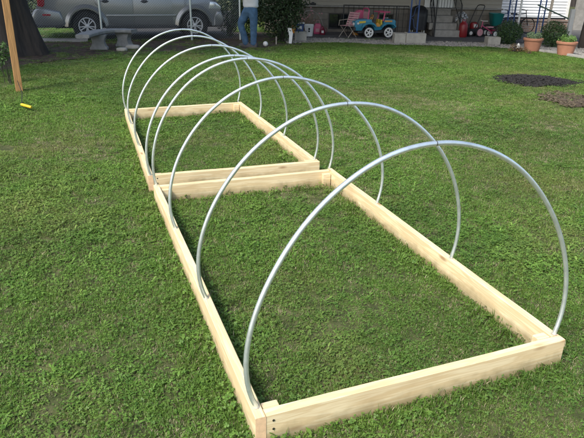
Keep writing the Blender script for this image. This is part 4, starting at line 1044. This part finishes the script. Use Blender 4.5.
# sloping green pipe
pa = py_(538, 5, 17.6); pb = py_(569, 19, 17.6)
o = MB().tube([(pa[0]-pb[0], 0, pa[1]-pb[1]), (0, 0, 0)], .02, 8).build('sloping_rail', M['greenpaint'], smooth=True, loc=(pb[0], 17.6, pb[1])); tag(o, 'green grey rail sloping down across the white siding', 'rail')
# porch roof over the right part
rf = thing('porch_roof', 'flat porch roof carried by the slim blue columns on the right', 'roof', (8.0, 16.6, 2.55))
MB().box((0, 0, .08), (5.0, 1.6, .12)).build('deck', M['white'], rf); MB().box((0, 0, .17), (5.2, 1.8, .05)).build('covering', M['roof'], rf)

# white sided building behind
WY = 22.3
x0 = py_(497, 10, WY)[0]; x1 = py_(566.5, 10, WY)[0]; zb = py_(530, 18.6, WY)[1]
wb = thing('white_building', 'white clapboard building behind the patio on the right', 'building', (x0, WY, 0))
m = MB(); z = zb
while z < 2.9:
    m.bm.verts.ensure_lookup_table(); k = len(m.bm.verts)
    m.prism([(0, 0), (1, 0), (1, .1), (0, .1)], 0, 1)
    for v in list(m.bm.verts)[-8:]:
        x, y, zz = v.co; v.co = (0 if x < .5 else x1-x0, (.034 if zz > .05 else .006) if y < .5 else .2, z+zz)
    z += .1
m.build('siding', M['wsiding'], wb)
MB().box(((x1-x0)/2, .12, zb/2), (x1-x0, .2, zb-.004)).build('foundation', M['concrete'], wb)
MB().box((x1-x0+.04, .1, 1.45), (.09, .24, 2.9)).build('corner_board', M['white'], wb)
MB().box(((x1-x0)/2, 2.3, 1.45), (x1-x0-.02, 4.1, 2.88)).build('walls', M['wsiding'], wb)
MB().prism([(-.3, 2.9), ((x1-x0)/2, 4.2), (x1-x0+.3, 2.9), (x1-x0+.3, 3.02), ((x1-x0)/2, 4.34), (-.3, 3.02)], -.3, 4.6).build('roof', M['roof'], wb)
gw = MB().box((0, 0, 1.2), (1.6, .15, 2.4)).build('grey_wall', M['concrete'], loc=(x1+.95, WY-.4, 0)); tag(gw, 'grey wall at the right end of the white building behind the leaning trunk', 'wall')
# low wall, dark rail and bicycle behind the columns
lw = gp(545, 33).y
a = py_(519, 30, lw)[0]; b = py_(566, 32, lw)[0]; zt = py_(540, 22.0, lw)[1]
o = MB().box((0, 0, zt/2), (b-a, .2, zt), bev=.01).box((0, 0, zt+.025), (b-a+.06, .26, .05), bev=.008).build('low_wall', M['brick'], loc=((a+b)/2, lw, .03)); tag(o, 'low brown brick wall behind the terracotta pots', 'wall')
zr = py_(540, 18.4, lw+.6)[1]
root = thing('rail_fence', 'dark horizontal rail fence in front of the white clapboard', 'fence', (a, lw+.6, 0))
MB().box(((b-a)/2, 0, zr), (b-a+.3, .05, .07)).build('top_rail', M['dark'], root); MB().box(((b-a)/2, 0, zr-.25), (b-a+.3, .04, .05)).build('lower_rail', M['dark'], root)
for k in range(6): MB().box(((b-a)*k/5, .04, zr/2+.02), (.05, .04, zr)).build('post', M['dark'], root)
def bicycle(label, x, y, rz, s=.8, m='dark'):
    root = thing('bicycle', label, 'bicycle', (x, y, .035), rz, 'bicycles leaning by the low wall')
    R_ = .30*s
    for cx in (0, .98*s):
        w = bpy.data.objects.new('wheel', None); COL.objects.link(w); w.parent = root; w.location = (cx, 0, R_+.012)
        MB().tube([(R_*math.cos(t*PI/14), 0, R_*math.sin(t*PI/14)) for t in range(28)], .016, 8, closed=True).build('tyre', M['tyre'], w, smooth=True)
        mb = MB()
        for k in range(12): mb.tube([(0, .01, 0), (R_*math.cos(k*PI/6), 0, R_*math.sin(k*PI/6))], .0015, 3)
        mb.build('spokes', M['galv'], w)
    H = R_+.012
    bb = (.40*s, 0, .27*s); st = (.32*s, 0, .72*s); hd = (.84*s, 0, .78*s); hb = (.87*s, 0, .64*s)
    mb = MB()
    for p, q in ((bb, st), (bb, hb), (st, hd), ((0, 0, H), bb), ((0, 0, H), (.33*s, 0, .62*s)), (hd, (.98*s, 0, H)), (hd, (.82*s, 0, .9*s))): mb.tube([p, q], .014, 8)
    mb.build('frame', M[m], root, smooth=True)
    MB().box((.31*s, 0, .76*s), (.24*s, .13*s, .05), bev=.015).build('saddle', M['dark'], root)
    MB().tube([(.74*s, -.25*s, .93*s), (.80*s, -.1*s, .92*s), (.82*s, 0, .9*s), (.80*s, .1*s, .92*s), (.74*s, .25*s, .93*s)], .011, 8).build('handlebar', M['dark'], root, smooth=True)
    MB().lathe([(.075*s, 0), (.075*s, .008)], 16, c=(bb[0], 0, 0), mtx=Matrix.Translation((0, 0, bb[2])) @ Matrix.Rotation(PI/2, 4, 'X')).build('chainring', M['galv'], root)
q = gp(520, 35)
bicycle('dark bicycle leaning behind the white pipe post', q.x-.5, q.y+.1, .15)
bicycle('blue framed bicycle half hidden by the first blue column', q.x-.9, q.y+.75, -.1, .75, 'blue')

# pots
def pot(label, px, pyb, pyt, w, m, leafm, seed):
    P = gp(px, pyb); Y = P.y+.22; sc = Y/FPX*1.06; h = py_(px, pyt, Y)[1]; rt_ = w*sc/2
    root = thing('flower_pot', label, 'flower pot', (P.x, Y, 0), 0, 'big terracotta pots along the gravel')
    MB().lathe([(rt_*.72, 0), (rt_*.92, h*.84), (rt_*1.0, h*.84), (rt_*1.02, h*.97), (rt_*.97, h), (rt_*.86, h), (rt_*.84, h*.9), (.0001, h*.9)], 32).build('pot', M['terra'], root, smooth=True)
    MB().lathe([(rt_*.83, h*.905), (.0001, h*.93)], 24).build('soil', M['soil'], root)
    mb = MB(); rng = random.Random(seed); b = mb.bm
    fo = foliage('plant', [(0, 0, h+.05, rt_*.85, rt_*.8, .09), (rt_*.4, 0, h+.07, rt_*.4, rt_*.4, .09), (-rt_*.4, .02, h+.07, rt_*.4, rt_*.4, .08)], 420, .022, M[leafm], root, seed, shell=.3)
    for k in range(34):
        a = rng.random()*6.28; r = rt_*.7*rng.random(); s = Vector((r*math.cos(a), r*math.sin(a), h*.9)); mb.tube([s, s+Vector((rng.uniform(-.05, .05), rng.uniform(-.05, .05), rng.uniform(.08, .2)))], .003, 4)
    mb.build('stalks', M[leafm], root)
pot('terracotta pot with grey green plants, left of the two', 534.5, 52.6, 38.0, 17, 'terra', 'sedum', 3)
pot('terracotta pot with bright green plants, right of the two', 568.5, 56.6, 41.4, 18, 'terra', 'lime', 4)
# small flowering clump and white stone figure
q = gp(514, 52.5); bush('small russet and green clump in front of the boxwood', [(q.x, q.y+.05, .10, .14, .1, .12), (q.x+.2, q.y-.02, .06, .16, .1, .08)], 420, .02, 'russet', cat='plant', seed=22, name='plant')
q = gp(528.5, 54.5); bush('tiny russet seedling at the lawn edge by the first pot', [(q.x, q.y, .05, .07, .05, .06)], 90, .018, 'russet', cat='plant', seed=23, name='plant')
q = gp(518.3, 50.5); o = MB().lathe([(.05, 0), (.055, .03), (.035, .07), (.042, .11), (.03, .15), (.012, .175), (.0001, .18)], 18).build('garden_figure', M['white'], smooth=True, loc=(q.x, q.y+.05, 0)); tag(o, 'small white stone figure among the russet plants', 'ornament')

# ------------------------------------------------------------------ patio things
ZP = .035
def at(px, pyb):
    p = gp(px, pyb, ZP); return p
# white bucket
def bucket(label, px, pyb, pyt, w, m, r0=.8, grp=None, name='bucket'):
    P = at(px, pyb); Y = P.y+.12; h = py_(px, pyt, Y)[1]-ZP; r = w*Y/FPX*1.05/2
    root = thing(name, label, 'bucket', (P.x, Y, ZP), 0, grp)
    MB().lathe([(r*r0, 0), (r, h), (r*.96, h), (r*.78, .02), (.0001, .02)], 24).lathe([(r*1.0, h*.86), (r*1.06, h*.87), (r*1.06, h*.9), (r*1.0, h*.91)], 24).build('shell', M[m], root, smooth=True)
    MB().tube([(-r, 0, h*.88), (-r*.9, -.05, h*.7), (0, -r*1.15, h*.5), (r*.9, -.05, h*.7), (r, 0, h*.88)], .004, 6).build('bail', M['galv'], root)
    return root, Y, h, r
bk, bY, bh, brd = bucket('white plastic bucket with dark marks standing on the patio', 309, 36.4, 24.3, 8.4, 'white_pl')
MB().box((-.0, -brd*.93, bh*.55), (.05, .004, .12)).build('print', M['dark'], bk)
tbx = D
root = thing('tub', 'small blue and white tub on the concrete block beside the shrub', 'tub', ((tbx[0]+tbx[1])/2-.03, tbx[2]+.18, tbx[3]))
MB().prism([(-.10, 0), (.10, 0), (.125, .2), (-.125, .2)], -.1, .1, bev=.01).build('box', M['blue'], root); MB().box((0, 0, .215), (.27, .23, .03), bev=.006).build('lid', M['white_pl'], root); MB().box((0, -.105, .1), (.12, .01, .08)).build('label_patch', M['white_pl'], root)
P = at(294, 33); o = MB().lathe([(.055, 0), (.07, .05), (.075, .2), (.05, .24), (.03, .26)], 16).build('clay_jar', M['orange'], smooth=True, loc=(P.x, P.y, ZP)); tag(o, 'small orange jar in the shade next to the blue and white tub', 'jar')
P = gp(290.5, 44.0); o = MB().prism([(-.05, 0), (.03, 0), (.06, .26), (.02, .40), (-.09, .40), (-.03, .2)], -.03, .04, bev=.01).build('downspout_elbow', M['white'], loc=(P.x, P.y+.1, 0)); tag(o, 'white kinked downspout piece under the dark shrub', 'downspout')
# wooden stakes
for i, (px, yb, yt) in enumerate(((295.5, 42, 31.5), (276.2, 44.5, 36.5))):
    P = gp(px, yb); zt = py_(px, yt, P.y)[1]; o = MB().box((0, 0, zt/2), (.03, .03, zt)).build('stake', M['greywood'], loc=(P.x, P.y, 0)); tag(o, ['thin wooden stake beside the concrete block', 'pale thin stake under the dark shrub'][i], 'stake', 'thin stakes by the shrub')
# dried bouquet + hoop behind the bucket
P = at(306, 34.5)
root = thing('dried_bouquet', 'tangle of dry twigs and pale dried flowers behind the white bucket', 'dried plants', (P.x, P.y+.3, ZP))
rng = random.Random(5); mb = MB(); fl = MB()
for k in range(60):
    a = rng.uniform(-1.1, 1.1); L_ = rng.uniform(.35, .78); s = Vector((rng.uniform(-.12, .12), rng.uniform(-.08, .08), 0)); e = s+Vector((math.sin(a)*L_*.7, rng.uniform(-.15, .15), L_*math.cos(a*.7)))
    mb.tube([s, s.lerp(e, .5)+Vector((rng.uniform(-.04, .04), 0, .03)), e], [.005, .004, .002], 4)
    if k % 2 == 0: fl.lathe([(.0001, -.02), (.02, -.01), (.026, .004), (.012, .02), (.0001, .022)], 7, c=tuple(e))
mb.build('twigs', M['twig'], root); fl.build('flower_heads', M['pinkpale'], root)
pa_ = [(py_(px, py, P.y+.3)[0]-P.x, -.04, py_(px, py, P.y+.3)[1]-ZP) for px, py in ((302, 16), (306, 11), (311, 10), (317, 13), (321, 19), (323.5, 27), (324, 33))]
o = MB().tube(pa_, .011, 7).build('hose', M['concrete'], smooth=True, loc=(P.x, P.y+.3, ZP)); tag(o, 'thin grey hose arching over the dried flowers', 'hose')
# pink bag, small maroon jug
P = at(317.5, 34.5); root = thing('pink_bag', 'pink bag with a strap on the patio right of the white bucket', 'bag', (P.x, P.y+.12, ZP))
MB().prism([(-.11, 0), (.11, 0), (.13, .14), (.10, .29), (.04, .32), (-.07, .31), (-.12, .2)], -.07, .07, bev=.03, seg=3).build('pouch', M['pink'], root, smooth=True); MB().tube([(-.06, 0, .30), (-.04, 0, .40), (.04, 0, .41), (.07, 0, .30)], .008, 6).build('strap', M['pinkpale'], root)
MB().box((.0, -.076, .12), (.12, .02, .10), bev=.008).build('pocket', M['pinkpale'], root)
P = at(322.5, 35); root = thing('maroon_jug', 'small maroon jug with a white patch beside the pink bag', 'jug', (P.x, P.y+.1, ZP))
MB().lathe([(.075, 0), (.085, .03), (.08, .14), (.04, .19), (.028, .23), (.033, .25), (.0001, .25)], 18).build('vessel', M['maroon'], root, smooth=True); MB().box((0, -.083, .09), (.07, .01, .07), bev=.003).build('label_patch', M['white_pl'], root); MB().tube([(.05, 0, .2), (.12, 0, .19), (.12, 0, .08), (.08, 0, .06)], .009, 6).build('handle', M['maroon'], root)

# folding lawn chair
P = at(349, 38)
ch = thing('lawn_chair', 'folding pink and white lawn chair left of the toy jeep', 'chair', (P.x-.02, P.y+.22, ZP), math.radians(222)); ch.scale = (.86, .86, .9)
for sy in (-.21, .21):
    MB().tube([(.22, sy, 0), (-.13, sy, .33), (-.16, sy, .36)], .011, 8).build('leg', M['greywood'], ch, smooth=True)
    MB().tube([(-.20, sy, 0), (.16, sy, .36)], .011, 8).build('leg', M['greywood'], ch, smooth=True)
    MB().tube([(-.16, sy*1.05, .36), (.18, sy*1.05, .36)], .010, 8).build('seat_rail', M['greywood'], ch, smooth=True)
    MB().tube([(-.12, sy*1.08, .34), (-.30, sy*1.08, .78)], .010, 8).build('back_rail', M['greywood'], ch, smooth=True)
    MB().tube([(-.20, sy*1.12, .54), (.20, sy*1.12, .52), (.22, sy*1.12, .36)], .012, 8).build('armrest', M['greywood'], ch, smooth=True)
m = MB()
for k in range(5): m.box((-.13+k*.07, 0, .365), (.05, .44, .008))
m.build('seat', M['pinkpale'], ch)
m = MB()
for k in range(6):
    t = (k+.5)/6; m.box((0, 0, 0), (.008, .45, .055), mtx=Matrix.Translation((-.13-.17*t, 0, .37+.40*t)) @ Matrix.Rotation(-math.radians(22), 4, 'Y'))
m.build('backrest', M['pinkpale'], ch)

# toy jeep
wL = at(368, 37.8); wR2 = at(387.4, 37.6)
JW = (wR2-wL).length; ja = math.atan2((wR2-wL).y, (wR2-wL).x)
jp = thing('toy_jeep', 'blue ride-on toy jeep with white wheels and pink trim on the patio', 'toy car', (wL.x, wL.y, ZP), ja)
jr = .148
def jw(cx, cy, sg):
    w = bpy.data.objects.new('wheel', None); COL.objects.link(w); w.parent = jp; w.location = (cx, cy, jr)
    mt = Matrix.Rotation(PI/2*sg, 4, 'X')
    MB().lathe([(.125, -.05), (jr, -.045), (jr, .045), (.125, .05), (.09, .03), (.0001, .02)], 28, mtx=mt).build('tyre', M['plastic'], w, smooth=True)
    m = MB()
    m.lathe([(.092, .03), (.096, .052), (.130, .060), (.138, .054), (.136, .04)], 28, mtx=mt, caps=False)
    for k in range(5): m.box((.06, 0, .055), (.11, .030, .02), mtx=mt @ Matrix.Rotation(k*PI/2.5, 4, 'Z'))
    m.lathe([(.04, .04), (.04, .066), (.02, .074), (.0001, .074)], 14, mtx=mt)
    m.build('hubcap', M['white_pl'], w, smooth=True)
for cx in (0, JW): jw(cx, .0, 1); jw(cx, .52, -1)
fz = .20
body = [(-.42, .20), (-.42, .46), (-.36, .50), (.02, .52), (.10, .50), (.13, .34), (.20, .30), (.38, .30), (.46, .36), (.50, .50), (JW+.20, .50), (JW+.24, .46), (JW+.24, .26), (JW+.17, .26), (JW+.15, .34), (JW+.05, .38), (JW-.1, .36), (JW-.2, .22), (.20, .20), (.16, .33), (.05, .38), (-.08, .37), (-.17, .28), (-.2, .20)]
MB().prism(body, .02, .50, bev=.012).build('body', M['jeepblue'], jp, smooth=True)
MB().box((JW/2-.02, .26, .17), (JW+.55, .34, .1), bev=.01).build('chassis', M['plastic'], jp)
for cx in (0, JW):
    pf = [(cx-.23, .30), (cx-.19, .38), (cx-.10, .43), (cx+.10, .43), (cx+.19, .38), (cx+.23, .30), (cx+.19, .30), (cx+.14, .36), (cx+.07, .385), (cx-.07, .385), (cx-.14, .36), (cx-.19, .30)]
    MB().prism(pf, -.075, .03, bev=.004).build('fender', M['jeepblue'], jp)
MB().box((-.43, .26, .25), (.07, .52, .1), bev=.015).build('bumper', M['plastic'], jp)
for y in (.10, .42): MB().lathe([(.045, 0), (.045, .02), (.03, .03), (.0001, .03)], 16, mtx=Matrix.Translation((-.425, y, .38)) @ Matrix.Rotation(-PI/2, 4, 'Y')).build('headlight', M['white_pl'], jp, smooth=True)
MB().lathe([(.03, 0), (.03, .012), (.0001, .014)], 12, mtx=Matrix.Translation((-.33, .02, .40)) @ Matrix.Rotation(PI/2, 4, 'X')).build('side_light', M['white_pl'], jp)
MB().tube([(-.02, .04, .50), (.0, .04, .76), (.0, .12, .80), (.0, .42, .80), (.0, .48, .76), (-.02, .48, .50)], .02, 8).build('windscreen_frame', M['pink'], jp, smooth=True)
MB().box((0, .26, .61), (.012, .40, .2)).build('windscreen', M['pinkpale'], jp)
MB().tube([(.46, .04, .46), (.50, .04, .68), (.5, .12, .72), (.5, .42, .72), (.5, .48, .68), (.46, .48, .46)], .022, 8).build('roll_bar', M['pink'], jp, smooth=True)
MB().box((.50, .26, .71), (.34, .46, .03), bev=.01).build('canopy', M['pink'], jp)
for y in (.15, .37):
    MB().box((.32, y, .34), (.18, .17, .05), bev=.02).box((.43, y, .42), (.05, .17, .16), bev=.02).build('seat', M['toyyel'], jp)
MB().tube([(.06, .15, .5), (.14, .15, .56)], .012, 8).tube([(.14+.02*math.cos(t), .15+.08*math.sin(t), .56+.07*math.cos(t)) for t in [k*PI/6 for k in range(12)]], .01, 6, closed=True).build('steering_wheel', M['orange'], jp)
MB().prism([(.22, .31), (.36, .31), (.32, .40), (.25, .42)], .008, .02).build('side_decal', M['orange'], jp)
MB().prism([(-.30, .40), (-.1, .42), (-.1, .47), (-.3, .46)], .008, .02).build('side_decal', M['toyyel'], jp)
MB().prism([(JW-.12, .44), (JW+.12, .44), (JW+.12, .48), (JW-.12, .48)], .008, .02).build('side_decal', M['orange'], jp)
# toys piled on the bonnet and behind
P = wL
tp = thing('pink_toy', 'pink and yellow plastic toy playhouse behind the bonnet of the toy jeep', 'toy', (py_(358.6, 30, wL.y+.85)[0], wL.y+.85, ZP))
hgt = py_(358.6, 9.8, wL.y+.85)[1]-ZP
MB().box((0, 0, hgt*.3), (.34, .3, hgt*.6), bev=.02).build('base', M['orange'], tp); MB().prism([(-.20, hgt*.6), (.20, hgt*.6), (.15, hgt*.9), (.06, hgt), (-.06, hgt), (-.15, hgt*.9)], -.18, .18, bev=.01).build('roof', M['pink'], tp)
MB().box((.02, -.155, hgt*.45), (.1, .02, hgt*.2), bev=.004).build('window', M['toyyel'], tp)

# covered grill
gY = at(420, 35.5).y; ga = py_(411, 20, gY)[0]; gb_ = py_(428, 20, gY)[0]; gt = py_(419, 7, gY)[1]
cv = thing('covered_grill', 'barbecue grill under a black cover left of the steps', 'grill', ((ga+gb_)/2, gY+.2, ZP)); w = (gb_-ga)/2
m = MB(); b = m.bm; rg = []
for z, s, in ((.16, .94), (.3, .98), (.55, 1.), (.75, .96), (gt-.12, .86), (gt-.04, .66), (gt, .35)):
    rg.append([b.verts.new((w*s*math.copysign(abs(math.cos(t))**.6, math.cos(t))*(1+.03*math.sin(9*t+z*4)), .26*s*math.copysign(abs(math.sin(t))**.6, math.sin(t))*(1+.05*math.sin(11*t)), z)) for t in [k*PI/20 for k in range(40)]])
for A, B_ in zip(rg, rg[1:]):
    for k in range(40): b.faces.new((A[k], A[(k+1) % 40], B_[(k+1) % 40], B_[k]))
b.faces.new(rg[-1]); m.build('cover', M['cover'], cv, smooth=True, angle=180)
for sx in (-1, 1):
    for sy in (-.16, .16): MB().tube([(sx*w*.7, sy, 0), (sx*w*.7, sy, .3)], .014, 8).build('leg', M['galv'], cv)
# red gas can / bin
P = at(463.5, 37.6); rr = .135
root = thing('red_bin', 'tall red plastic bin beside the bottom step', 'bin', (P.x, P.y+.15, ZP)); hh = py_(463.5, 21, P.y+.15)[1]-ZP
MB().lathe([(rr*.85, 0), (rr, .04), (rr*.98, hh*.72), (rr*.8, hh*.86), (rr*.45, hh*.94), (rr*.4, hh), (.0001, hh)], 24).build('drum', M['red'], root, smooth=True)
MB().tube([(-.06, 0, hh*.9), (-.05, 0, hh*1.08), (.05, 0, hh*1.08), (.06, 0, hh*.9)], .012, 6).build('handle', M['maroon'], root)
root = thing('plastic_basin', 'red plastic lid and clear bag heaped on top beside the red bin', 'bag', (P.x+.02, P.y+.55, ZP))
foliage('plastic_film', [(0, 0, .55, .16, .12, .13)], 160, .06, M['curtain'], root, 31, shell=.7); MB().lathe([(.1, 0), (.13, .5), (.0001, .5)], 16).build('tub', M['concrete'], root)
# lawn mower
P = at(475, 36.4); mw_ = thing('lawn_mower', 'push mower with black handle and red engine on the patio', 'lawn mower', (P.x, P.y+.25, ZP), math.radians(15))
def mwl(x, y, r):
    m = MB().lathe([(.0001, -.025), (r*.6, -.025), (r, -.022), (r, .022), (r*.6, .025), (.0001, .02)], 22, mtx=Matrix.Translation((x, y, r)) @ Matrix.Rotation(PI/2, 4, 'X')).build('wheel', M['tyre'], mw_, smooth=True)
    MB().lathe([(r*.55, 0), (r*.5, .012), (.0001, .014)], 18, mtx=Matrix.Translation((x, y-.024, r)) @ Matrix.Rotation(PI/2, 4, 'X')).build('hub', M['white_pl'], m, smooth=True)
for x, r in ((-.24, .10), (.26, .12)): mwl(x, -.25, r); mwl(x, .25, r)
MB().prism([(-.34, .09), (.32, .09), (.30, .19), (.1, .23), (-.22, .21), (-.35, .16)], -.22, .22, bev=.02).build('deck', M['dark'], mw_, smooth=True)
MB().lathe([(.13, .22), (.14, .30), (.12, .38), (.05, .41), (.0001, .41)], 20).build('engine', M['red'], mw_, smooth=True)
MB().box((-.02, -.12, .30), (.12, .06, .1), bev=.02).build('air_filter', M['white_pl'], mw_)
htop = py_(480, 6, P.y+.4)[1]
MB().tube([(-.10, -.22, .2), (.12, -.22, htop-.12), (.16, -.2, htop-.03), (.18, -.12, htop), (.18, .12, htop), (.16, .2, htop-.03), (.12, .22, htop-.12), (-.10, .22, .2)], .014, 8).build('handle', M['dark'], mw_, smooth=True)
# tricycle
P = at(487, 37.4); tc = thing('tricycle', 'small pink and white tricycle between the mower and the wheelbarrow', 'tricycle', (P.x, P.y+.1, ZP), math.radians(200))
def twl(x, y, r, m):
    w = MB().tube([(x+r*math.cos(k*PI/12), y, r+.01+r*math.sin(k*PI/12)) for k in range(24)], .018, 8, closed=True).build('wheel', M['tyre'], tc, smooth=True)
    MB().lathe([(r*.8, -.01), (r*.8, .01), (.02, .02), (.0001, .02)], 18, mtx=Matrix.Translation((x, y, r+.01)) @ Matrix.Rotation(PI/2, 4, 'X')).build('hub', M[m], w, smooth=True)
twl(.25, 0, .13, 'pinkpale'); twl(-.2, -.16, .09, 'white_pl'); twl(-.2, .16, .09, 'white_pl')
MB().tube([(.25, 0, .15), (.2, 0, .40), (.19, 0, .47)], .013, 8).tube([(.2, 0, .34), (.0, 0, .24), (-.2, 0, .12)], .016, 8).tube([(-.2, -.16, .1), (-.2, .16, .1)], .01, 6).build('frame', M['pink'], tc, smooth=True)
MB().tube([(.15, -.17, .48), (.19, 0, .47), (.15, .17, .48)], .012, 8).build('handlebar', M['white_pl'], tc, smooth=True); MB().box((-.09, 0, .29), (.18, .15, .04), bev=.015).build('saddle', M['pinkpale'], tc)
MB().box((-.20, 0, .20), (.14, .2, .05), bev=.01).build('step_plate', M['maroon'], tc)
# more clutter: folded stroller-like frame with cloth
P = at(482, 34.5); o = thing('doll_stroller', 'folded doll stroller with purple grey cloth behind the tricycle', 'toy stroller', (P.x, P.y+.3, ZP))
for sy in (-.12, .12): MB().tube([(-.2, sy, .04), (.18, sy, .5), (.22, sy, .55)], .009, 6).build('side_frame', M['galv'], o); MB().tube([(.2, sy, .04), (-.12, sy, .46)], .009, 6).build('side_frame', M['galv'], o)
MB().prism([(-.1, .18), (.08, .16), (.15, .46), (.06, .42), (-.02, .24)], -.11, .11, bev=.01).build('cloth_seat', M['pinkpale'], o)
for x in (-.2, .2):
    for sy in (-.12, .12): MB().lathe([(.04, -.012), (.04, .012)], 14, mtx=Matrix.Translation((x, sy, .04)) @ Matrix.Rotation(PI/2, 4, 'X')).build('wheel', M['tyre'], o)
# wheelbarrow
P = at(497.5, 36.8); wbY = P.y+.3; xa, z0 = py_(489, 25.4, wbY); xb, z1 = py_(503, 13.4, wbY)
wr = thing('wheelbarrow', 'wheelbarrow with a teal tray parked against the house corner', 'wheelbarrow', ((xa+xb)/2, wbY, ZP)); hw = (xb-xa)/2; z0 -= ZP; z1 -= ZP
m = MB(); b = m.bm; rg = []
for z, s in ((z0, .62), (z0+.05, .74), (z1-.03, .98), (z1, 1.04), (z1+.0, .96), (z0+.06, .68)):
    rg.append([b.verts.new((hw*s*math.copysign(abs(math.cos(t))**.5, math.cos(t)), .3*s*math.copysign(abs(math.sin(t))**.5, math.sin(t)), z)) for t in [k*PI/12 for k in range(24)]])
for A, B_ in zip(rg, rg[1:]):
    for k in range(24): b.faces.new((A[k], A[(k+1) % 24], B_[(k+1) % 24], B_[k]))
b.faces.new(rg[0][::-1]); b.faces.new(rg[-1]); m.build('tray', M['teal'], wr, smooth=True)
for sy in (-.2, .2):
    MB().tube([(-hw*1.3, sy*.3, .18), (0, sy, z0-.01), (hw*1.1, sy, z0+.12), (hw*2.1, sy, z0+.16)], .017, 8).build('handle', M['dark'], wr, smooth=True)
    MB().tube([(hw*.5, sy, z0-.01), (hw*.7, sy, .0), (hw*1.0, sy, .0), (hw*1.0, sy, z0+.08)], .013, 8).build('leg', M['dark'], wr, smooth=True)
MB().tube([(-hw*1.3+.15*math.cos(k*PI/12), 0, .17+.15*math.sin(k*PI/12)) for k in range(24)], .03, 8, closed=True).build('wheel', M['tyre'], wr, smooth=True)

# ------------------------------------------------------------------ light
w = bpy.data.worlds.new('World'); scene.world = w; w.use_nodes = True
nt = w.node_tree; bg = nt.nodes['Background']; sky = nt.nodes.new('ShaderNodeTexSky'); sky.sky_type = 'NISHITA'; sky.sun_disc = False
SE = math.radians(49); az = Vector((-.62, -.78)).normalized()
sky.sun_elevation = SE; sky.sun_rotation = math.atan2(az.x, az.y); sky.air_density = 1.2; sky.dust_density = 3.0; sky.ozone_density = 1
nt.links.new(sky.outputs[0], bg.inputs[0]); bg.inputs[1].default_value = .15
sd = bpy.data.lights.new('sun', 'SUN'); sd.energy = 3.1; sd.angle = math.radians(13); sd.color = (1, .965, .90)
so = bpy.data.objects.new('sun', sd); COL.objects.link(so)
dv = Vector((az.x*math.cos(SE), az.y*math.cos(SE), math.sin(SE))); so.rotation_euler = dv.to_track_quat('Z', 'Y').to_euler(); so.location = dv*20
vs = scene.view_settings; vs.view_transform = 'Standard'; vs.look = 'None'; vs.exposure = .68; vs.gamma = 1; vs.use_curve_mapping = False
scene.render.engine = 'CYCLES'
